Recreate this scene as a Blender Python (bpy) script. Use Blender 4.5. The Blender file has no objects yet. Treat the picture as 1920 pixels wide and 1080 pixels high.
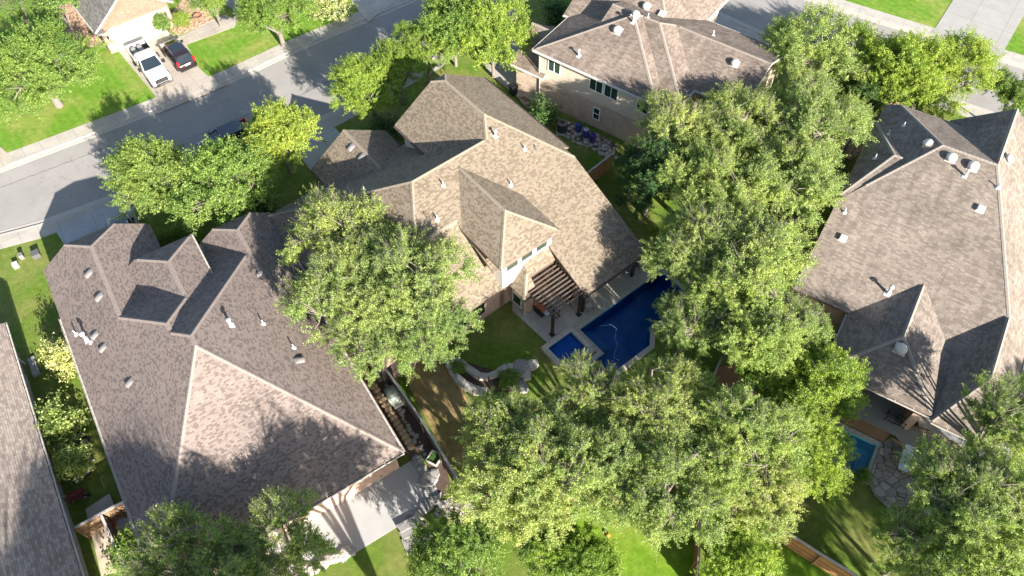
import bpy, math, random
import numpy as np
from mathutils import Vector, Matrix
from mathutils.geometry import tessellate_polygon
R_ = math.radians
# ------------------------------------------------------------------ camera, world, sun, exposure
scn = bpy.context.scene
FPX, NX, NY, CH = 1400.0, 980.0, 1520.0, 45.7      # focal length (px of a 1920 frame), nadir point, height
nd = Vector((NX-960, -(NY-540), -FPX)).normalized()
up = -nd
fw = Vector((0, 0, -1)); fh = (fw-up*fw.dot(up)).normalized(); xr = fh.cross(up)
RM = Matrix((xr, fh, up))                            # camera coords -> world coords
cam = bpy.data.objects.new('camera', bpy.data.cameras.new('camera'))
scn.collection.objects.link(cam); scn.camera = cam
cam.matrix_world = Matrix.Translation((0, 0, CH)) @ RM.to_4x4()
cam.data.sensor_width = 36; cam.data.lens = 36*FPX/1920; cam.data.clip_end = 2000; cam.data.clip_start = .5
SUN_AZ, SUN_EL = 123.5, 22.5                          # azimuth the shadows point to, sun elevation
w = bpy.data.worlds.new('World'); scn.world = w; w.use_nodes = True
nt = w.node_tree; bg = nt.nodes['Background']
sky = nt.nodes.new('ShaderNodeTexSky'); sky.sky_type = 'NISHITA'; sky.sun_disc = False
sky.sun_elevation = R_(SUN_EL); sky.sun_rotation = R_(146.5); sky.air_density = 1.0
nt.links.new(sky.outputs[0], bg.inputs[0]); bg.inputs[1].default_value = 0.07
sd = bpy.data.lights.new('sun', 'SUN'); sd.energy = 5.0; sd.angle = R_(.5); sd.color = (1, .935, .85)
so = bpy.data.objects.new('sun', sd); scn.collection.objects.link(so)
a, e = R_(SUN_AZ), R_(SUN_EL)
so.rotation_euler = Vector((math.cos(a)*math.cos(e), math.sin(a)*math.cos(e), -math.sin(e))).to_track_quat('-Z', 'Y').to_euler()
so.location = (20, -30, 60)
scn.view_settings.view_transform = 'Standard'; scn.view_settings.look = 'None'
scn.view_settings.exposure = 1.92; scn.view_settings.gamma = 1
scn.render.engine = 'CYCLES'
scn.cycles.max_bounces = 6; scn.cycles.transparent_max_bounces = 8
rnd = random.Random(5)

# ------------------------------------------------------------------ helpers
def P(x, y, h=0.0):
    """survey point: the world point at height h seen at pixel (x,y) of the 1920 px photograph"""
    d = RM @ Vector((x-960, -(y-540), -FPX)); t = (h-CH)/d.z
    return Vector((d.x*t, d.y*t, h))
COL = scn.collection
def tag(o, label=None, cat=None, group=None, kind=None):
    for k, v in (('label', label), ('category', cat), ('group', group), ('kind', kind)):
        if v: o[k] = v
    return o
def thing(name, loc, rz=0, label=None, cat=None, group=None):
    o = bpy.data.objects.new(name, None); COL.objects.link(o); o.empty_display_size = .2
    o.location = loc; o.rotation_euler = (0, 0, rz)
    return tag(o, label, cat, group)
class MB:
    def __init__(s): s.v = []; s.f = []; s.uv = []
    def face(s, pts, uvs=None):
        n = len(s.v); s.v += [tuple(p) for p in pts]; s.f.append(tuple(range(n, n+len(pts))))
        s.uv += list(uvs) if uvs else [(p[0], p[1]) for p in pts]
        return s
    def box(s, x0, x1, y0, y1, z0, z1, M=None):
        c = [Vector((x, y, z)) for z in (z0, z1) for y in (y0, y1) for x in (x0, x1)]
        if M: c = [M @ p for p in c]
        for q in ((0,2,3,1), (4,5,7,6), (0,1,5,4), (2,6,7,3), (0,4,6,2), (1,3,7,5)): s.face([c[i] for i in q])
        return s
    def tube(s, p, q, r0, r1=None, n=8, cap=True):
        r1 = r0 if r1 is None else r1; p = Vector(p); q = Vector(q); d = (q-p)
        if d.length < 1e-5: return s
        d.normalize(); a = d.orthogonal().normalized(); b = d.cross(a)
        A = [p+(a*math.cos(t)+b*math.sin(t))*r0 for t in [2*math.pi*i/n for i in range(n)]]
        B = [q+(a*math.cos(t)+b*math.sin(t))*r1 for t in [2*math.pi*i/n for i in range(n)]]
        for i in range(n): s.face([A[i], A[(i+1)%n], B[(i+1)%n], B[i]])
        if cap: s.face(A[::-1]); s.face(B)
        return s
    def lathe(s, prof, c=(0,0,0), n=20):
        c = Vector(c)
        ring = [[c+Vector((r*math.cos(2*math.pi*i/n), r*math.sin(2*math.pi*i/n), z)) for i in range(n)] for r, z in prof]
        for k in range(len(ring)-1):
            for i in range(n): s.face([ring[k][i], ring[k][(i+1)%n], ring[k+1][(i+1)%n], ring[k+1][i]])
        s.face(ring[0][::-1]); s.face(ring[-1]); return s
    def loft(s, secs, cap=True):
        for k in range(len(secs)-1):
            A, B = secs[k], secs[k+1]; n = len(A)
            for i in range(n): s.face([A[i], A[(i+1)%n], B[(i+1)%n], B[i]])
        if cap: s.face(secs[0][::-1]); s.face(secs[-1])
        return s
    def prism(s, pts, z0, z1, holes=()):
        """extrude a (possibly concave, possibly holed) plan outline"""
        loops = [[Vector((p[0], p[1], 0)) for p in L] for L in (pts, *holes)]
        flat = [p for L in loops for p in L]
        for t in tessellate_polygon(loops):
            a, b, c = [flat[i] for i in t]
            if (b-a).cross(c-a).z < 0: b, c = c, b
            s.face([(a.x, a.y, z1), (b.x, b.y, z1), (c.x, c.y, z1)])
        for L in loops:
            for i in range(len(L)):
                p, q = L[i], L[(i+1) % len(L)]
                l = (q-p).length
                s.face([(p.x,p.y,z0), (q.x,q.y,z0), (q.x,q.y,z1), (p.x,p.y,z1)], [(0,z0),(l,z0),(l,z1),(0,z1)])
        return s
    def build(s, name, mat, parent=None, smooth=False, merge=False, loc=None, bevel=0):
        me = bpy.data.meshes.new(name); me.from_pydata(s.v, [], s.f)
        uvl = me.uv_layers.new(name='UVMap'); uvl.data.foreach_set('uv', np.array(s.uv, 'f').ravel())
        if merge or smooth:
            import bmesh
            bm = bmesh.new(); bm.from_mesh(me); bmesh.ops.remove_doubles(bm, verts=bm.verts, dist=.0005)
            bmesh.ops.recalc_face_normals(bm, faces=bm.faces); bm.to_mesh(me); bm.free()
        if smooth: me.shade_smooth()
        me.materials.append(mat)
        o = bpy.data.objects.new(name, me); COL.objects.link(o)
        if parent: o.parent = parent
        if loc: o.location = loc
        if bevel:
            m = o.modifiers.new('bevel', 'BEVEL'); m.width = bevel; m.segments = 2; m.limit_method = 'ANGLE'
        return o
def copy_tree(o, parent=None):
    c = o.copy(); COL.objects.link(c)
    if parent: c.parent = parent
    for ch in list(o.children): copy_tree(ch, c)
    return c

# ------------------------------------------------------------------ materials
class NT:
    def __init__(s, name):
        s.m = bpy.data.materials.new(name); s.m.use_nodes = True; s.t = s.m.node_tree; s.n = s.t.nodes; s.b = s.n['Principled BSDF']
    def new(s, t, **k):
        n = s.n.new('ShaderNode'+t)
        for a, v in k.items(): setattr(n, a, v)
        return n
    def link(s, a, b): s.t.links.new(a, b)
    def noise(s, vec, sc, det=4, rough=.6):
        n = s.new('TexNoise'); n.inputs['Scale'].default_value = sc; n.inputs['Detail'].default_value = det; n.inputs['Roughness'].default_value = rough
        if vec: s.link(vec, n.inputs['Vector'])
        return n.outputs['Fac']
    def ramp(s, fac, stops, interp='LINEAR'):
        r = s.new('ValToRGB'); r.color_ramp.interpolation = interp
        while len(r.color_ramp.elements) < len(stops): r.color_ramp.elements.new(.5)
        for el, (p, c) in zip(r.color_ramp.elements, stops):
            el.position = p; el.color = (*c, 1) if len(c) == 3 else c
        s.link(fac, r.inputs[0]); return r.outputs[0]
    def mix(s, f, a, b, mode='MIX'):
        m = s.new('Mix', data_type='RGBA', blend_type=mode)
        for i, v in ((0, f), (6, a), (7, b)):
            if hasattr(v, 'is_output'): s.link(v, m.inputs[i])
            else: m.inputs[i].default_value = v if i == 0 else (*v, 1)
        return m.outputs[2]
    def bump(s, h, strength=.3, dist=.02):
        b = s.new('Bump'); b.inputs['Strength'].default_value = strength; b.inputs['Distance'].default_value = dist
        s.link(h, b.inputs['Height']); s.link(b.outputs[0], s.b.inputs['Normal'])
    def world(s): return s.new('NewGeometry').outputs['Position']
    def uv(s): return s.new('TexCoord').outputs['UV']
    def fin(s, col, rough=.85, spec=.3):
        if hasattr(col, 'is_output'): s.link(col, s.b.inputs['Base Color'])
        else: s.b.inputs['Base Color'].default_value = (*col, 1)
        s.b.inputs['Roughness'].default_value = rough; s.b.inputs['Specular IOR Level'].default_value = spec
        return s.m
def rotmap(n, vec, deg):
    m = n.new('Mapping'); m.inputs['Rotation'].default_value = (0, 0, -R_(deg)); n.link(vec, m.inputs['Vector']); return m.outputs[0]
def plain(name, c, rough=.6, metal=0, var=.12, sc=3, spec=.4):
    n = NT(name); f = n.noise(n.world(), sc, 5)
    col = n.mix(f, tuple(x*(1-var) for x in c), tuple(min(1, x*(1+var)) for x in c))
    m = n.fin(col, rough, spec); n.b.inputs['Metallic'].default_value = metal; return m
def shingles(name, tones, bw=.33, rh=.15, mortar=.35, weather=.25):
    n = NT(name); uv = n.uv()
    b = n.new('TexBrick'); b.offset = .37; b.offset_frequency = 2; b.squash = 1.15; b.squash_frequency = 3
    for k, v in (('Scale', 1), ('Brick Width', bw), ('Row Height', rh), ('Mortar Size', .009), ('Mortar Smooth', .3), ('Bias', 0)): b.inputs[k].default_value = v
    b.inputs['Color1'].default_value = (0,0,0,1); b.inputs['Color2'].default_value = (1,1,1,1); b.inputs['Mortar'].default_value = (.5,.5,.5,1)
    n.link(uv, b.inputs['Vector'])
    b2 = n.new('TexBrick'); b2.offset = .6; b2.squash = .8
    for k, v in (('Scale', 1), ('Brick Width', bw*1.5), ('Row Height', rh), ('Mortar Size', 0), ('Bias', 0)): b2.inputs[k].default_value = v
    b2.inputs['Color1'].default_value = (0,0,0,1); b2.inputs['Color2'].default_value = (1,1,1,1)
    n.link(uv, b2.inputs['Vector'])
    fac = n.mix(.2, b.outputs['Color'], b2.outputs['Color'])
    k = len(tones); col = n.ramp(fac, [(.2+.55*i/k, t) for i, t in enumerate(tones)], 'CONSTANT')
    big = n.ramp(n.noise(n.world(), .35, 6, .65), [(.35, (1-weather,)*3), (.65, (1.0, 1.0, 1.0))])
    col = n.mix(1, col, big, 'MULTIPLY')
    fine = n.ramp(n.noise(uv, 22, 3), [(.3, (.82,)*3), (.7, (1.1,)*3)])
    col = n.mix(1, col, fine, 'MULTIPLY')
    # stains run down the slope
    mp = n.new('Mapping'); mp.inputs['Scale'].default_value = (1.6, .22, 1); n.link(uv, mp.inputs['Vector'])
    st = n.ramp(n.noise(mp.outputs[0], 1.2, 5, .7), [(.42, (1,)*3), (.7, (1-weather,)*3)])
    col = n.mix(1, col, st, 'MULTIPLY')
    col = n.mix(n.ramp(b.outputs['Fac'], [(0, (0,)*3), (1, (mortar,)*3)]), col, (.03, .025, .02))
    # each course overhangs the one below
    sx = n.new('SeparateXYZ'); n.link(uv, sx.inputs[0])
    d = n.new('Math', operation='DIVIDE'); n.link(sx.outputs[1], d.inputs[0]); d.inputs[1].default_value = rh
    fr = n.new('Math', operation='FRACT'); n.link(d.outputs[0], fr.inputs[0])
    inv = n.new('Math', operation='SUBTRACT'); inv.inputs[0].default_value = 1; n.link(fr.outputs[0], inv.inputs[1])
    ad = n.new('Math', operation='ADD'); n.link(inv.outputs[0], ad.inputs[0]); n.link(b.outputs['Color'], ad.inputs[1])
    n.bump(ad.outputs[0], .35, .012)
    return n.fin(col, .95, .12)
def bricks(name, tones, mortar=(.42,.38,.33)):
    n = NT(name); b = n.new('TexBrick')
    for k, v in (('Scale', 1), ('Brick Width', .22), ('Row Height', .075), ('Mortar Size', .008), ('Bias', 0)): b.inputs[k].default_value = v
    b.inputs['Color1'].default_value = (*tones[0], 1); b.inputs['Color2'].default_value = (*tones[1], 1); b.inputs['Mortar'].default_value = (*mortar, 1)
    n.link(n.uv(), b.inputs['Vector'])
    f = n.ramp(n.noise(n.world(), 1.3, 6), [(.3, (.8,)*3), (.7, (1.12,)*3)])
    n.bump(b.outputs['Fac'], -.3, .01)
    return n.fin(n.mix(1, b.outputs['Color'], f, 'MULTIPLY'), .9, .2)
def slabmat(name, c, deg, size=(1.5, 1.5), joint=.012, stain=.2):
    n = NT(name); wv = n.world(); rv = rotmap(n, wv, deg)
    b = n.new('TexBrick'); b.offset = 0
    for k, v in (('Scale', 1), ('Brick Width', size[0]), ('Row Height', size[1]), ('Mortar Size', joint), ('Bias', 0)): b.inputs[k].default_value = v
    b.inputs['Color1'].default_value = (*c, 1); b.inputs['Color2'].default_value = (*[x*.93 for x in c], 1); b.inputs['Mortar'].default_value = (*[x*.45 for x in c], 1)
    n.link(rv, b.inputs['Vector'])
    f = n.ramp(n.noise(wv, .7, 8, .7), [(.3, (1-stain,)*3), (.65, (1.05,)*3)])
    f2 = n.ramp(n.noise(wv, 14, 5), [(.3, (.93,)*3), (.7, (1.05,)*3)])
    return n.fin(n.mix(1, n.mix(1, b.outputs['Color'], f, 'MULTIPLY'), f2, 'MULTIPLY'), .85, .25)
def grassmat(name, lo, hi, dry, dryamt=.5, stripes=None):
    n = NT(name); wv = n.world()
    f = n.noise(wv, 11, 8, .75); c = n.ramp(f, [(.25, lo), (.75, hi)])
    if stripes is not None:
        wave = n.new('TexWave'); wave.inputs['Scale'].default_value = .42; wave.inputs['Distortion'].default_value = 1.2; wave.inputs['Detail Scale'].default_value=2
        n.link(rotmap(n, wv, stripes), wave.inputs['Vector'])
        c = n.mix(1, c, n.ramp(wave.outputs['Fac'], [(.2, (.93,.95,.93)), (.8, (1.06,1.03,1.0))]), 'MULTIPLY')
    big = n.ramp(n.noise(wv, .22, 5, .65), [(.55-dryamt*.25, (0,)*3), (.8-dryamt*.1, (1,)*3)])
    c = n.mix(big, c, n.mix(f, dry, tuple(x*1.5 for x in dry)))
    c = n.mix(1, c, n.ramp(n.noise(wv, 2.2, 5, .6), [(.3, (.75,)*3), (.7, (1.15,)*3)]), 'MULTIPLY')
    n.bump(n.noise(wv, 30, 5, .8), .9, .08)
    return n.fin(c, .9, .15)
def gravel(name, c1, c2, sc=9, gap=(.08,.06,.05)):
    n = NT(name); v = n.new('TexVoronoi'); v.inputs['Scale'].default_value = sc; n.link(n.world(), v.inputs['Vector'])
    sp = n.new('SeparateColor'); n.link(v.outputs['Color'], sp.inputs[0])
    col = n.ramp(sp.outputs[0], [(0, c1), (1, c2)])
    col = n.mix(n.ramp(v.outputs['Distance'], [(.35, (0,)*3), (.75, (1,)*3)]), col, gap)
    n.bump(v.outputs['Distance'], -.9, .08)
    return n.fin(col, .9, .2)
def flagmat(name, c1, c2, sc, gap, w=.05):
    n = NT(name); wv = n.world(); v = n.new('TexVoronoi'); v.inputs['Scale'].default_value = sc; n.link(wv, v.inputs['Vector'])
    e_ = n.new('TexVoronoi', feature='DISTANCE_TO_EDGE'); e_.inputs['Scale'].default_value = sc; n.link(wv, e_.inputs['Vector'])
    sp = n.new('SeparateColor'); n.link(v.outputs['Color'], sp.inputs[0]); col = n.ramp(sp.outputs[0], [(0, c1), (1, c2)])
    col = n.mix(1, col, n.ramp(n.noise(wv, 3, 7, .7), [(.3, (.7,)*3), (.7, (1.15,)*3)]), 'MULTIPLY')
    col = n.mix(n.ramp(e_.outputs['Distance'], [(w*.4, (1,)*3), (w, (0,)*3)]), col, gap)
    n.bump(e_.outputs['Distance'], .5, .03); return n.fin(col, .85, .3)
def woodmat(name, c, sc=1, plank=.14):
    n = NT(name); b = n.new('TexBrick'); b.offset = 0
    for k, v in (('Scale', 1), ('Brick Width', plank), ('Row Height', 4), ('Mortar Size', .006), ('Bias', 0)): b.inputs[k].default_value = v
    b.inputs['Color1'].default_value = (*c, 1); b.inputs['Color2'].default_value = (*[x*.72 for x in c], 1); b.inputs['Mortar'].default_value = (*[x*.15 for x in c], 1)
    n.link(n.uv(), b.inputs['Vector'])
    f = n.ramp(n.noise(n.world(), 2.5, 8, .75), [(.3, (.65,)*3), (.7, (1.15,)*3)])
    return n.fin(n.mix(1, b.outputs['Color'], f, 'MULTIPLY'), .8, .2)
def leafmat(name, c1, c2, c3, trans=.35):
    n = NT(name); g = n.new('NewGeometry'); oi = n.new('ObjectInfo')
    col = n.ramp(g.outputs['Random Per Island'], [(0, c1), (.55, c2), (1, c3)])
    sp = n.ramp(n.noise(g.outputs['Position'], .55, 3), [(.3, (.72,.8,.8)), (.7, (1.18,1.12,1.0))])
    col = n.mix(1, col, sp, 'MULTIPLY')
    tint = n.ramp(oi.outputs['Random'], [(0, (.74,.84,.72)), (.35, (.98,1.0,.9)), (.7, (1.0,1.04,.8)), (1, (1.16,1.08,1.02))])
    col = n.mix(1, col, tint, 'MULTIPLY')
    n.fin(col, .55, .35)
    tr = n.new('BsdfTranslucent'); n.link(n.mix(1, col, (1.0, 1.15, .45), 'MULTIPLY'), tr.inputs[0])
    ms = n.new('MixShader'); ms.inputs[0].default_value = trans
    n.link(n.b.outputs[0], ms.inputs[1]); n.link(tr.outputs[0], ms.inputs[2]); n.link(ms.outputs[0], n.n['Material Output'].inputs[0])
    return n.m
def watermat(name, tint):
    n = NT(name); t = n.new('BsdfTransparent'); t.inputs[0].default_value = (*tint, 1)
    g = n.new('BsdfGlossy'); g.inputs['Roughness'].default_value = .04
    bu = n.new('Bump'); bu.inputs['Strength'].default_value = .25; bu.inputs['Distance'].default_value = .05
    n.link(n.noise(n.world(), 2.5, 3), bu.inputs['Height']); n.link(bu.outputs[0], g.inputs['Normal'])
    fr = n.new('Fresnel'); fr.inputs[0].default_value = 1.33
    ms = n.new('MixShader'); n.link(fr.outputs[0], ms.inputs[0]); n.link(t.outputs[0], ms.inputs[1]); n.link(g.outputs[0], ms.inputs[2])
    n.link(ms.outputs[0], n.n['Material Output'].inputs[0]); return n.m
def glassmat(name, c):
    n = NT(name); m = n.fin(c, .06, .9); return m

M = dict(
 shA=shingles('shingles_brown_grey', [(0.147,0.118,0.104), (0.186,0.149,0.131), (0.220,0.177,0.156), (0.249,0.202,0.178), (0.232,0.188,0.165)], .18, .115, .25, .12),
 shB=shingles('shingles_tan_blend', [(0.148,0.118,0.085), (0.169,0.135,0.100), (0.199,0.161,0.119), (0.244,0.202,0.148), (0.220,0.179,0.132)], .19, .125, .25, .1),
 shC=shingles('shingles_weathered_brown', [(.19,.151,.122), (.217,.173,.141), (.242,.195,.16), (.268,.218,.18)], .3, .14, .3, .3),
 shD=shingles('shingles_warm_grey', [(.20,.165,.138), (.227,.188,.158), (.25,.208,.174), (.272,.229,.192)], .3, .14, .45, .28),
 shL=shingles('shingles_light_brown', [(.27,.22,.185), (.31,.255,.215), (.34,.285,.24), (.38,.32,.27)], .3, .14, .5, .2),
 shK=shingles('shingles_grey', [(.15,.14,.13), (.17,.16,.15), (.20,.19,.175), (.22,.21,.19)], .3, .14, .4, .15),
 capA=plain('ridge_cap_a', (.235,.19,.165), .95, var=.3, sc=4), capB=plain('ridge_cap_b', (.22,.183,.137), .95, var=.3, sc=4),
 capC=plain('ridge_cap_c', (.22,.185,.155), .95, var=.25, sc=4), capD=plain('ridge_cap_d', (.23,.20,.17), .95, var=.25, sc=4),
 brickB=bricks('brick_pink', ((.50,.34,.28), (.40,.25,.20))), brickC=bricks('brick_buff', ((.52,.39,.29), (.40,.29,.21)), (.56,.48,.40)),
 brickK=bricks('brick_salmon', ((.19,.105,.072), (.25,.16,.115)), (.21,.155,.12)), brickL=bricks('brick_grey', ((.34,.31,.29), (.27,.25,.24))),
 stucco=plain('stucco_cream', (.56,.46,.36), .9, var=.05, sc=6), white=plain('white_paint', (.78,.77,.74), .5, var=.04),
 trim=plain('trim_brown', (.16,.12,.095), .6), gutW=plain('gutter_white', (.45,.42,.38), .4, var=.06), gutD=plain('gutter_bronze', (.10,.075,.065), .4),
 vent=plain('vent_metal', (.46,.455,.45), .4, var=.08), ventC=plain('vent_cream', (.50,.455,.40), .5, var=.12), ventS=plain('slant_vent', (.17,.155,.15), .6),
 glass=glassmat('window_glass', (.02,.045,.04)), glassL=plain('window_film', (.035,.05,.035), .12, var=.2, spec=.8),
 black=plain('black_metal', (.015,.015,.017), .5), rubber=plain('rubber', (.015,.015,.015), .85),
 stone=plain('limestone', (.36,.33,.29), .9, var=.35, sc=2.5), stoneD=plain('grey_stone', (.22,.21,.20), .9, var=.4, sc=2.5),
 coping=slabmat('coping', (.46,.42,.35), 38, (.6, .4), .01, .2),
 leafO=leafmat('live_oak_leaves', (.16,.21,.06), (.34,.42,.135), (.64,.67,.35), .52),
 leafG=leafmat('green_leaves', (.10,.18,.035), (.215,.32,.07), (.42,.50,.18), .5),
 leafY=leafmat('yellow_green_leaves', (.14,.22,.03), (.29,.39,.06), (.52,.58,.17), .5),
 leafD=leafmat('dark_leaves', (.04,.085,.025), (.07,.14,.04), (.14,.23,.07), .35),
 leafW=leafmat('variegated_leaves', (.22,.24,.06), (.45,.44,.18), (.72,.68,.42), .3),
 bark=plain('bark', (.17,.145,.125), .95, var=.4, sc=6), barkL=plain('pale_twigs', (.30,.27,.24), .9, var=.3, sc=5),
 pergola=plain('pergola_wood', (.10,.072,.052), .8, var=.45, sc=6), post=plain('dark_post', (.035,.025,.02), .6),
)

# ------------------------------------------------------------------ ground
near = [(-120,5), (-70,24), (-40.6,38.2), (-37.8,39.2), (-35,40.7), (-31.8,42.4), (-17.7,50), (-15.7,51.5), (-7.5,58.6), (-1.2,66), (3,72), (8,75), (13,73.2), (18,68), (26.8,59.9), (43.4,49.3), (70,32), (120,0)]
far = [(-120,15), (-70,33.2), (-43.4,45.5), (-32,52.5), (-26,56.4), (-20.9,60.5), (-16.4,63.7), (-9.8,68.3), (-3,74.5), (3,82), (9,85), (16,81), (22,74.2), (31.3,66.9), (47.9,56.3), (70,42), (120,10)]
def offs(poly, d):
    out = []
    for i, p in enumerate(poly):
        a = Vector(poly[max(i-1,0)]); b = Vector(poly[min(i+1,len(poly)-1)]); t = (b-a).normalized()
        out.append((p[0]-t.y*d, p[1]+t.x*d))
    return out
class Frame:
    def __init__(s, az, o): s.az = az; a = R_(az); s.u = Vector((math.cos(a), math.sin(a))); s.v = Vector((math.sin(a), -math.cos(a))); s.o = Vector((o[0], o[1]))
    def w(s, u, v): p = s.o+s.u*u+s.v*v; return (p.x, p.y)
    def w3(s, u, v, z): p = s.o+s.u*u+s.v*v; return Vector((p.x, p.y, z))
    def poly(s, L): return [s.w(*q) for q in L]
FA = Frame(122, P(265,1025,3)); FB = Frame(128, P(1035,628,0)); FC = Frame(53, P(1013,190,0)); FD = Frame(57, P(1740,778,3)); FK = Frame(128, P(225.2,92.7,0))
def inset(L, d):                                        # plan loop offset inwards
    out = []; n = len(L); A = sum(L[i][0]*L[(i+1)%n][1]-L[(i+1)%n][0]*L[i][1] for i in range(n)); sg = 1 if A > 0 else -1
    for i in range(n):
        p = Vector(L[i]); a = (p-Vector(L[i-1])).normalized(); b = (Vector(L[(i+1)%n])-p).normalized()
        na = Vector((-a.y, a.x))*sg; nb = Vector((-b.y, b.x))*sg
        m = (na+nb); m = m/max(.2, m.dot(na)); q = p+m*d; out.append((q.x, q.y))
    return out
poolB = FB.poly([(-.55,1.45), (-.55,10.4), (-4.4,10.4), (-4.4,6.0), (-5.4,4.9), (-5.4,-.6), (-3.1,-.6), (-3.1,1.45)])
poolD = FD.poly([(-1.45,-9.2), (-1.45,-1.15), (-4.7,-1.15), (-4.7,-9.2)])
wB = inset(poolB, .38); wD = inset(poolD, .36)
mGrass = grassmat('lawn_near_shade_tint', (.060,.125,.012), (.15,.24,.028), (.20,.18,.065), .6)  # darker copy of the lawn green, shade put into the colour
mGrassSun = grassmat('lawn_front_sun_tint', (.08,.17,.015), (.165,.31,.03), (.26,.24,.075), .42, stripes=128-90)  # brighter copy for the front lawns, sunlight put into the colour
nearblock = near + [(120,-80), (-120,-80)]
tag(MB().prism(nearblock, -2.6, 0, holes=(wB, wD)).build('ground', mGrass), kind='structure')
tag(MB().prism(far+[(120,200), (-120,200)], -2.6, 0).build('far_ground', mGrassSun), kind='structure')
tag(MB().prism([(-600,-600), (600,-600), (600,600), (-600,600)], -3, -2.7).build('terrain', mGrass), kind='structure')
n = NT('asphalt'); wv = n.world()
c = n.ramp(n.noise(wv, 40, 4, .8), [(.25, (.225,.212,.195)), (.75, (.315,.298,.276))])
c = n.mix(1, c, n.ramp(n.noise(wv, .25, 6, .7), [(.3, (.84,.84,.85)), (.7, (1.06,)*3)]), 'MULTIPLY')
v = n.new('TexVoronoi', feature='DISTANCE_TO_EDGE'); v.inputs['Scale'].default_value = .085
nz = n.new('TexNoise'); nz.inputs['Scale'].default_value = .45; nz.inputs['Detail'].default_value = 6; n.link(wv, nz.inputs['Vector'])
vm = n.new('VectorMath', operation='SCALE'); vm.inputs['Scale'].default_value = 9; n.link(nz.outputs['Color'], vm.inputs[0]); va = n.new('VectorMath', operation='ADD'); n.link(wv, va.inputs[0]); n.link(vm.outputs[0], va.inputs[1]); n.link(va.outputs[0], v.inputs['Vector'])
c = n.mix(n.ramp(v.outputs['Distance'], [(0, (.4,)*3), (.003, (0,)*3)]), c, (.07,.065,.06))
tag(MB().prism(near + far[::-1], -1.5, -.1).build('street', n.fin(c, .9, .2)), kind='structure')
walkL = slabmat('sidewalk', (.385,.355,.31), 35, (1.45, 1.45)); walkR = slabmat('sidewalk_right', (.385,.36,.315), -33, (1.45, 1.45))
gut = plain('kerb_concrete', (.37,.34,.30), .85, var=.12, sc=1.5)
def strip(poly, d0, d1, z0, z1, name, mat):
    a = offs(poly, d0) if d0 else poly; b = offs(poly, d1)
    return tag(MB().prism(a+b[::-1], z0, z1).build(name, mat), kind='structure')
strip(far, -.45, .0, -.2, -.075, 'gutter_pan', gut); strip(far, -.01, .16, -.2, .02, 'kerb', gut); strip(far[:10], .16, 1.55, -.1, .012, 'sidewalk', walkL); strip(far[9:], .16, 1.5, -.1, .012, 'sidewalk', walkR)
strip(near, .0, .45, -.2, -.075, 'gutter_pan', gut); strip(near, -.16, .01, -.2, .02, 'kerb', gut); strip(near[:10], -1.6, -.16, -.1, .012, 'sidewalk', walkL); strip(near[9:], -1.6, -.16, -.1, .012, 'sidewalk', walkR)
sm = MB(); tar = plain('tar_seam', (.03,.03,.03), .6)
for L_ in ([(0,352),(90,318),(210,272)], [(352,262),(420,233),(475,210)], [(560,180),(604,158),(690,118),(770,74)], [(1560,28),(1640,56),(1760,96),(1900,150)]):
    q_ = [P(x, y, -.095) for x, y in L_]
    for i in range(len(q_)-1):
        d = (q_[i+1]-q_[i]); N = 8; n_ = Vector((-d.y, d.x, 0)).normalized()
        for t_ in range(N):
            a0 = q_[i]+d*(t_/N)+n_*.05*math.sin(t_*3+i); a1 = q_[i]+d*((t_+1)/N)+n_*.05*math.sin((t_+1)*3+i); w0 = .012+.012*rnd.random()
            sm.face([a0-n_*w0, a1-n_*w0, a1+n_*w0, a0+n_*w0])
tag(sm.build('street_seams', tar), kind='structure')
_z = [.018]
def sheet(name, pts, mat, kind='structure', label=None, cat=None, px=True, th=.03):
    z = _z[0]; _z[0] += .0045
    L = [tuple(P(x, y, z)[:2]) for x, y in pts] if px else pts
    return tag(MB().prism(L, z-th, z).build(name, mat), label, cat, None, kind)
drv = lambda nm, c, az: slabmat(nm, c, az, (2.9, 2.3), .014, .16)
conK = drv('driveway_concrete', (.37,.325,.275), 38)
sheet('driveway', [(222,96), (315,54), (330,80), (348,80), (372,126), (396,148), (428,158), (297,212), (290,178)], conK)
sheet('path', [(318,62), (335,68), (420,28), (437,34), (440,20), (405,-5), (470,-20), (440,50), (348,84), (330,84)], slabmat('path_concrete', (.37,.33,.28), 38, (1.5,1.2)))
sheet('driveway', [(1400,62), (1425,42), (1500,-60), (1680,-60), (1640,-10), (1605,90), (1601,106)] if 0 else [(1744,62), (1756,49), (1790,-5), (1930,-60), (1925,20), (1885,90), (1881,107)], slabmat('driveway_right', (.31,.30,.28), -36, (3,3), .014, .12))
sheet('path', [(0,275), (13,286), (27,302), (0,318)], conK)
sheet('driveway', [(640,-60), (660,5), (690,40), (800,-40)], slabmat('driveway_far', (.46,.43,.38), 38, (3,3), .012, .3))
sheet('driveway', [(104,433), (170,400), (237,368), (252,398), (266,430), (280,470), (135,480)], slabmat('driveway_a', (.36,.36,.36), 32, (2.5,2.5), .014, .2))
sheet('driveway', FB.poly([(21,-5.5), (29.5,-4.8), (28.4,-.9), (21,-.6)]), slabmat('driveway_b', (.40,.385,.36), 38, (2.4,2.2), .014, .12), px=False)
sheet('driveway', [(915,135), (950,165), (985,196), (1060,190), (1010,60), (950,60), (900,100)], slabmat('driveway_c', (.36,.33,.29), 53, (2.8,2.8), .014, .2))
mulch = gravel('mulch_bed', (.40,.26,.17), (.56,.41,.29), 5, (.22,.13,.08))
sheet('garden_bed', [(72,10), (112,36), (126,66), (150,86), (195,88), (212,95), (140,-12), (90,-20)], mulch)
sheet('garden_bed', [(322,58), (333,66), (404,36), (409,30), (395,-6), (350,-12), (318,30)], mulch)
patio = slabmat('patio_concrete', (.42,.39,.33), 38, (3.2,3), .008, .25)
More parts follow.
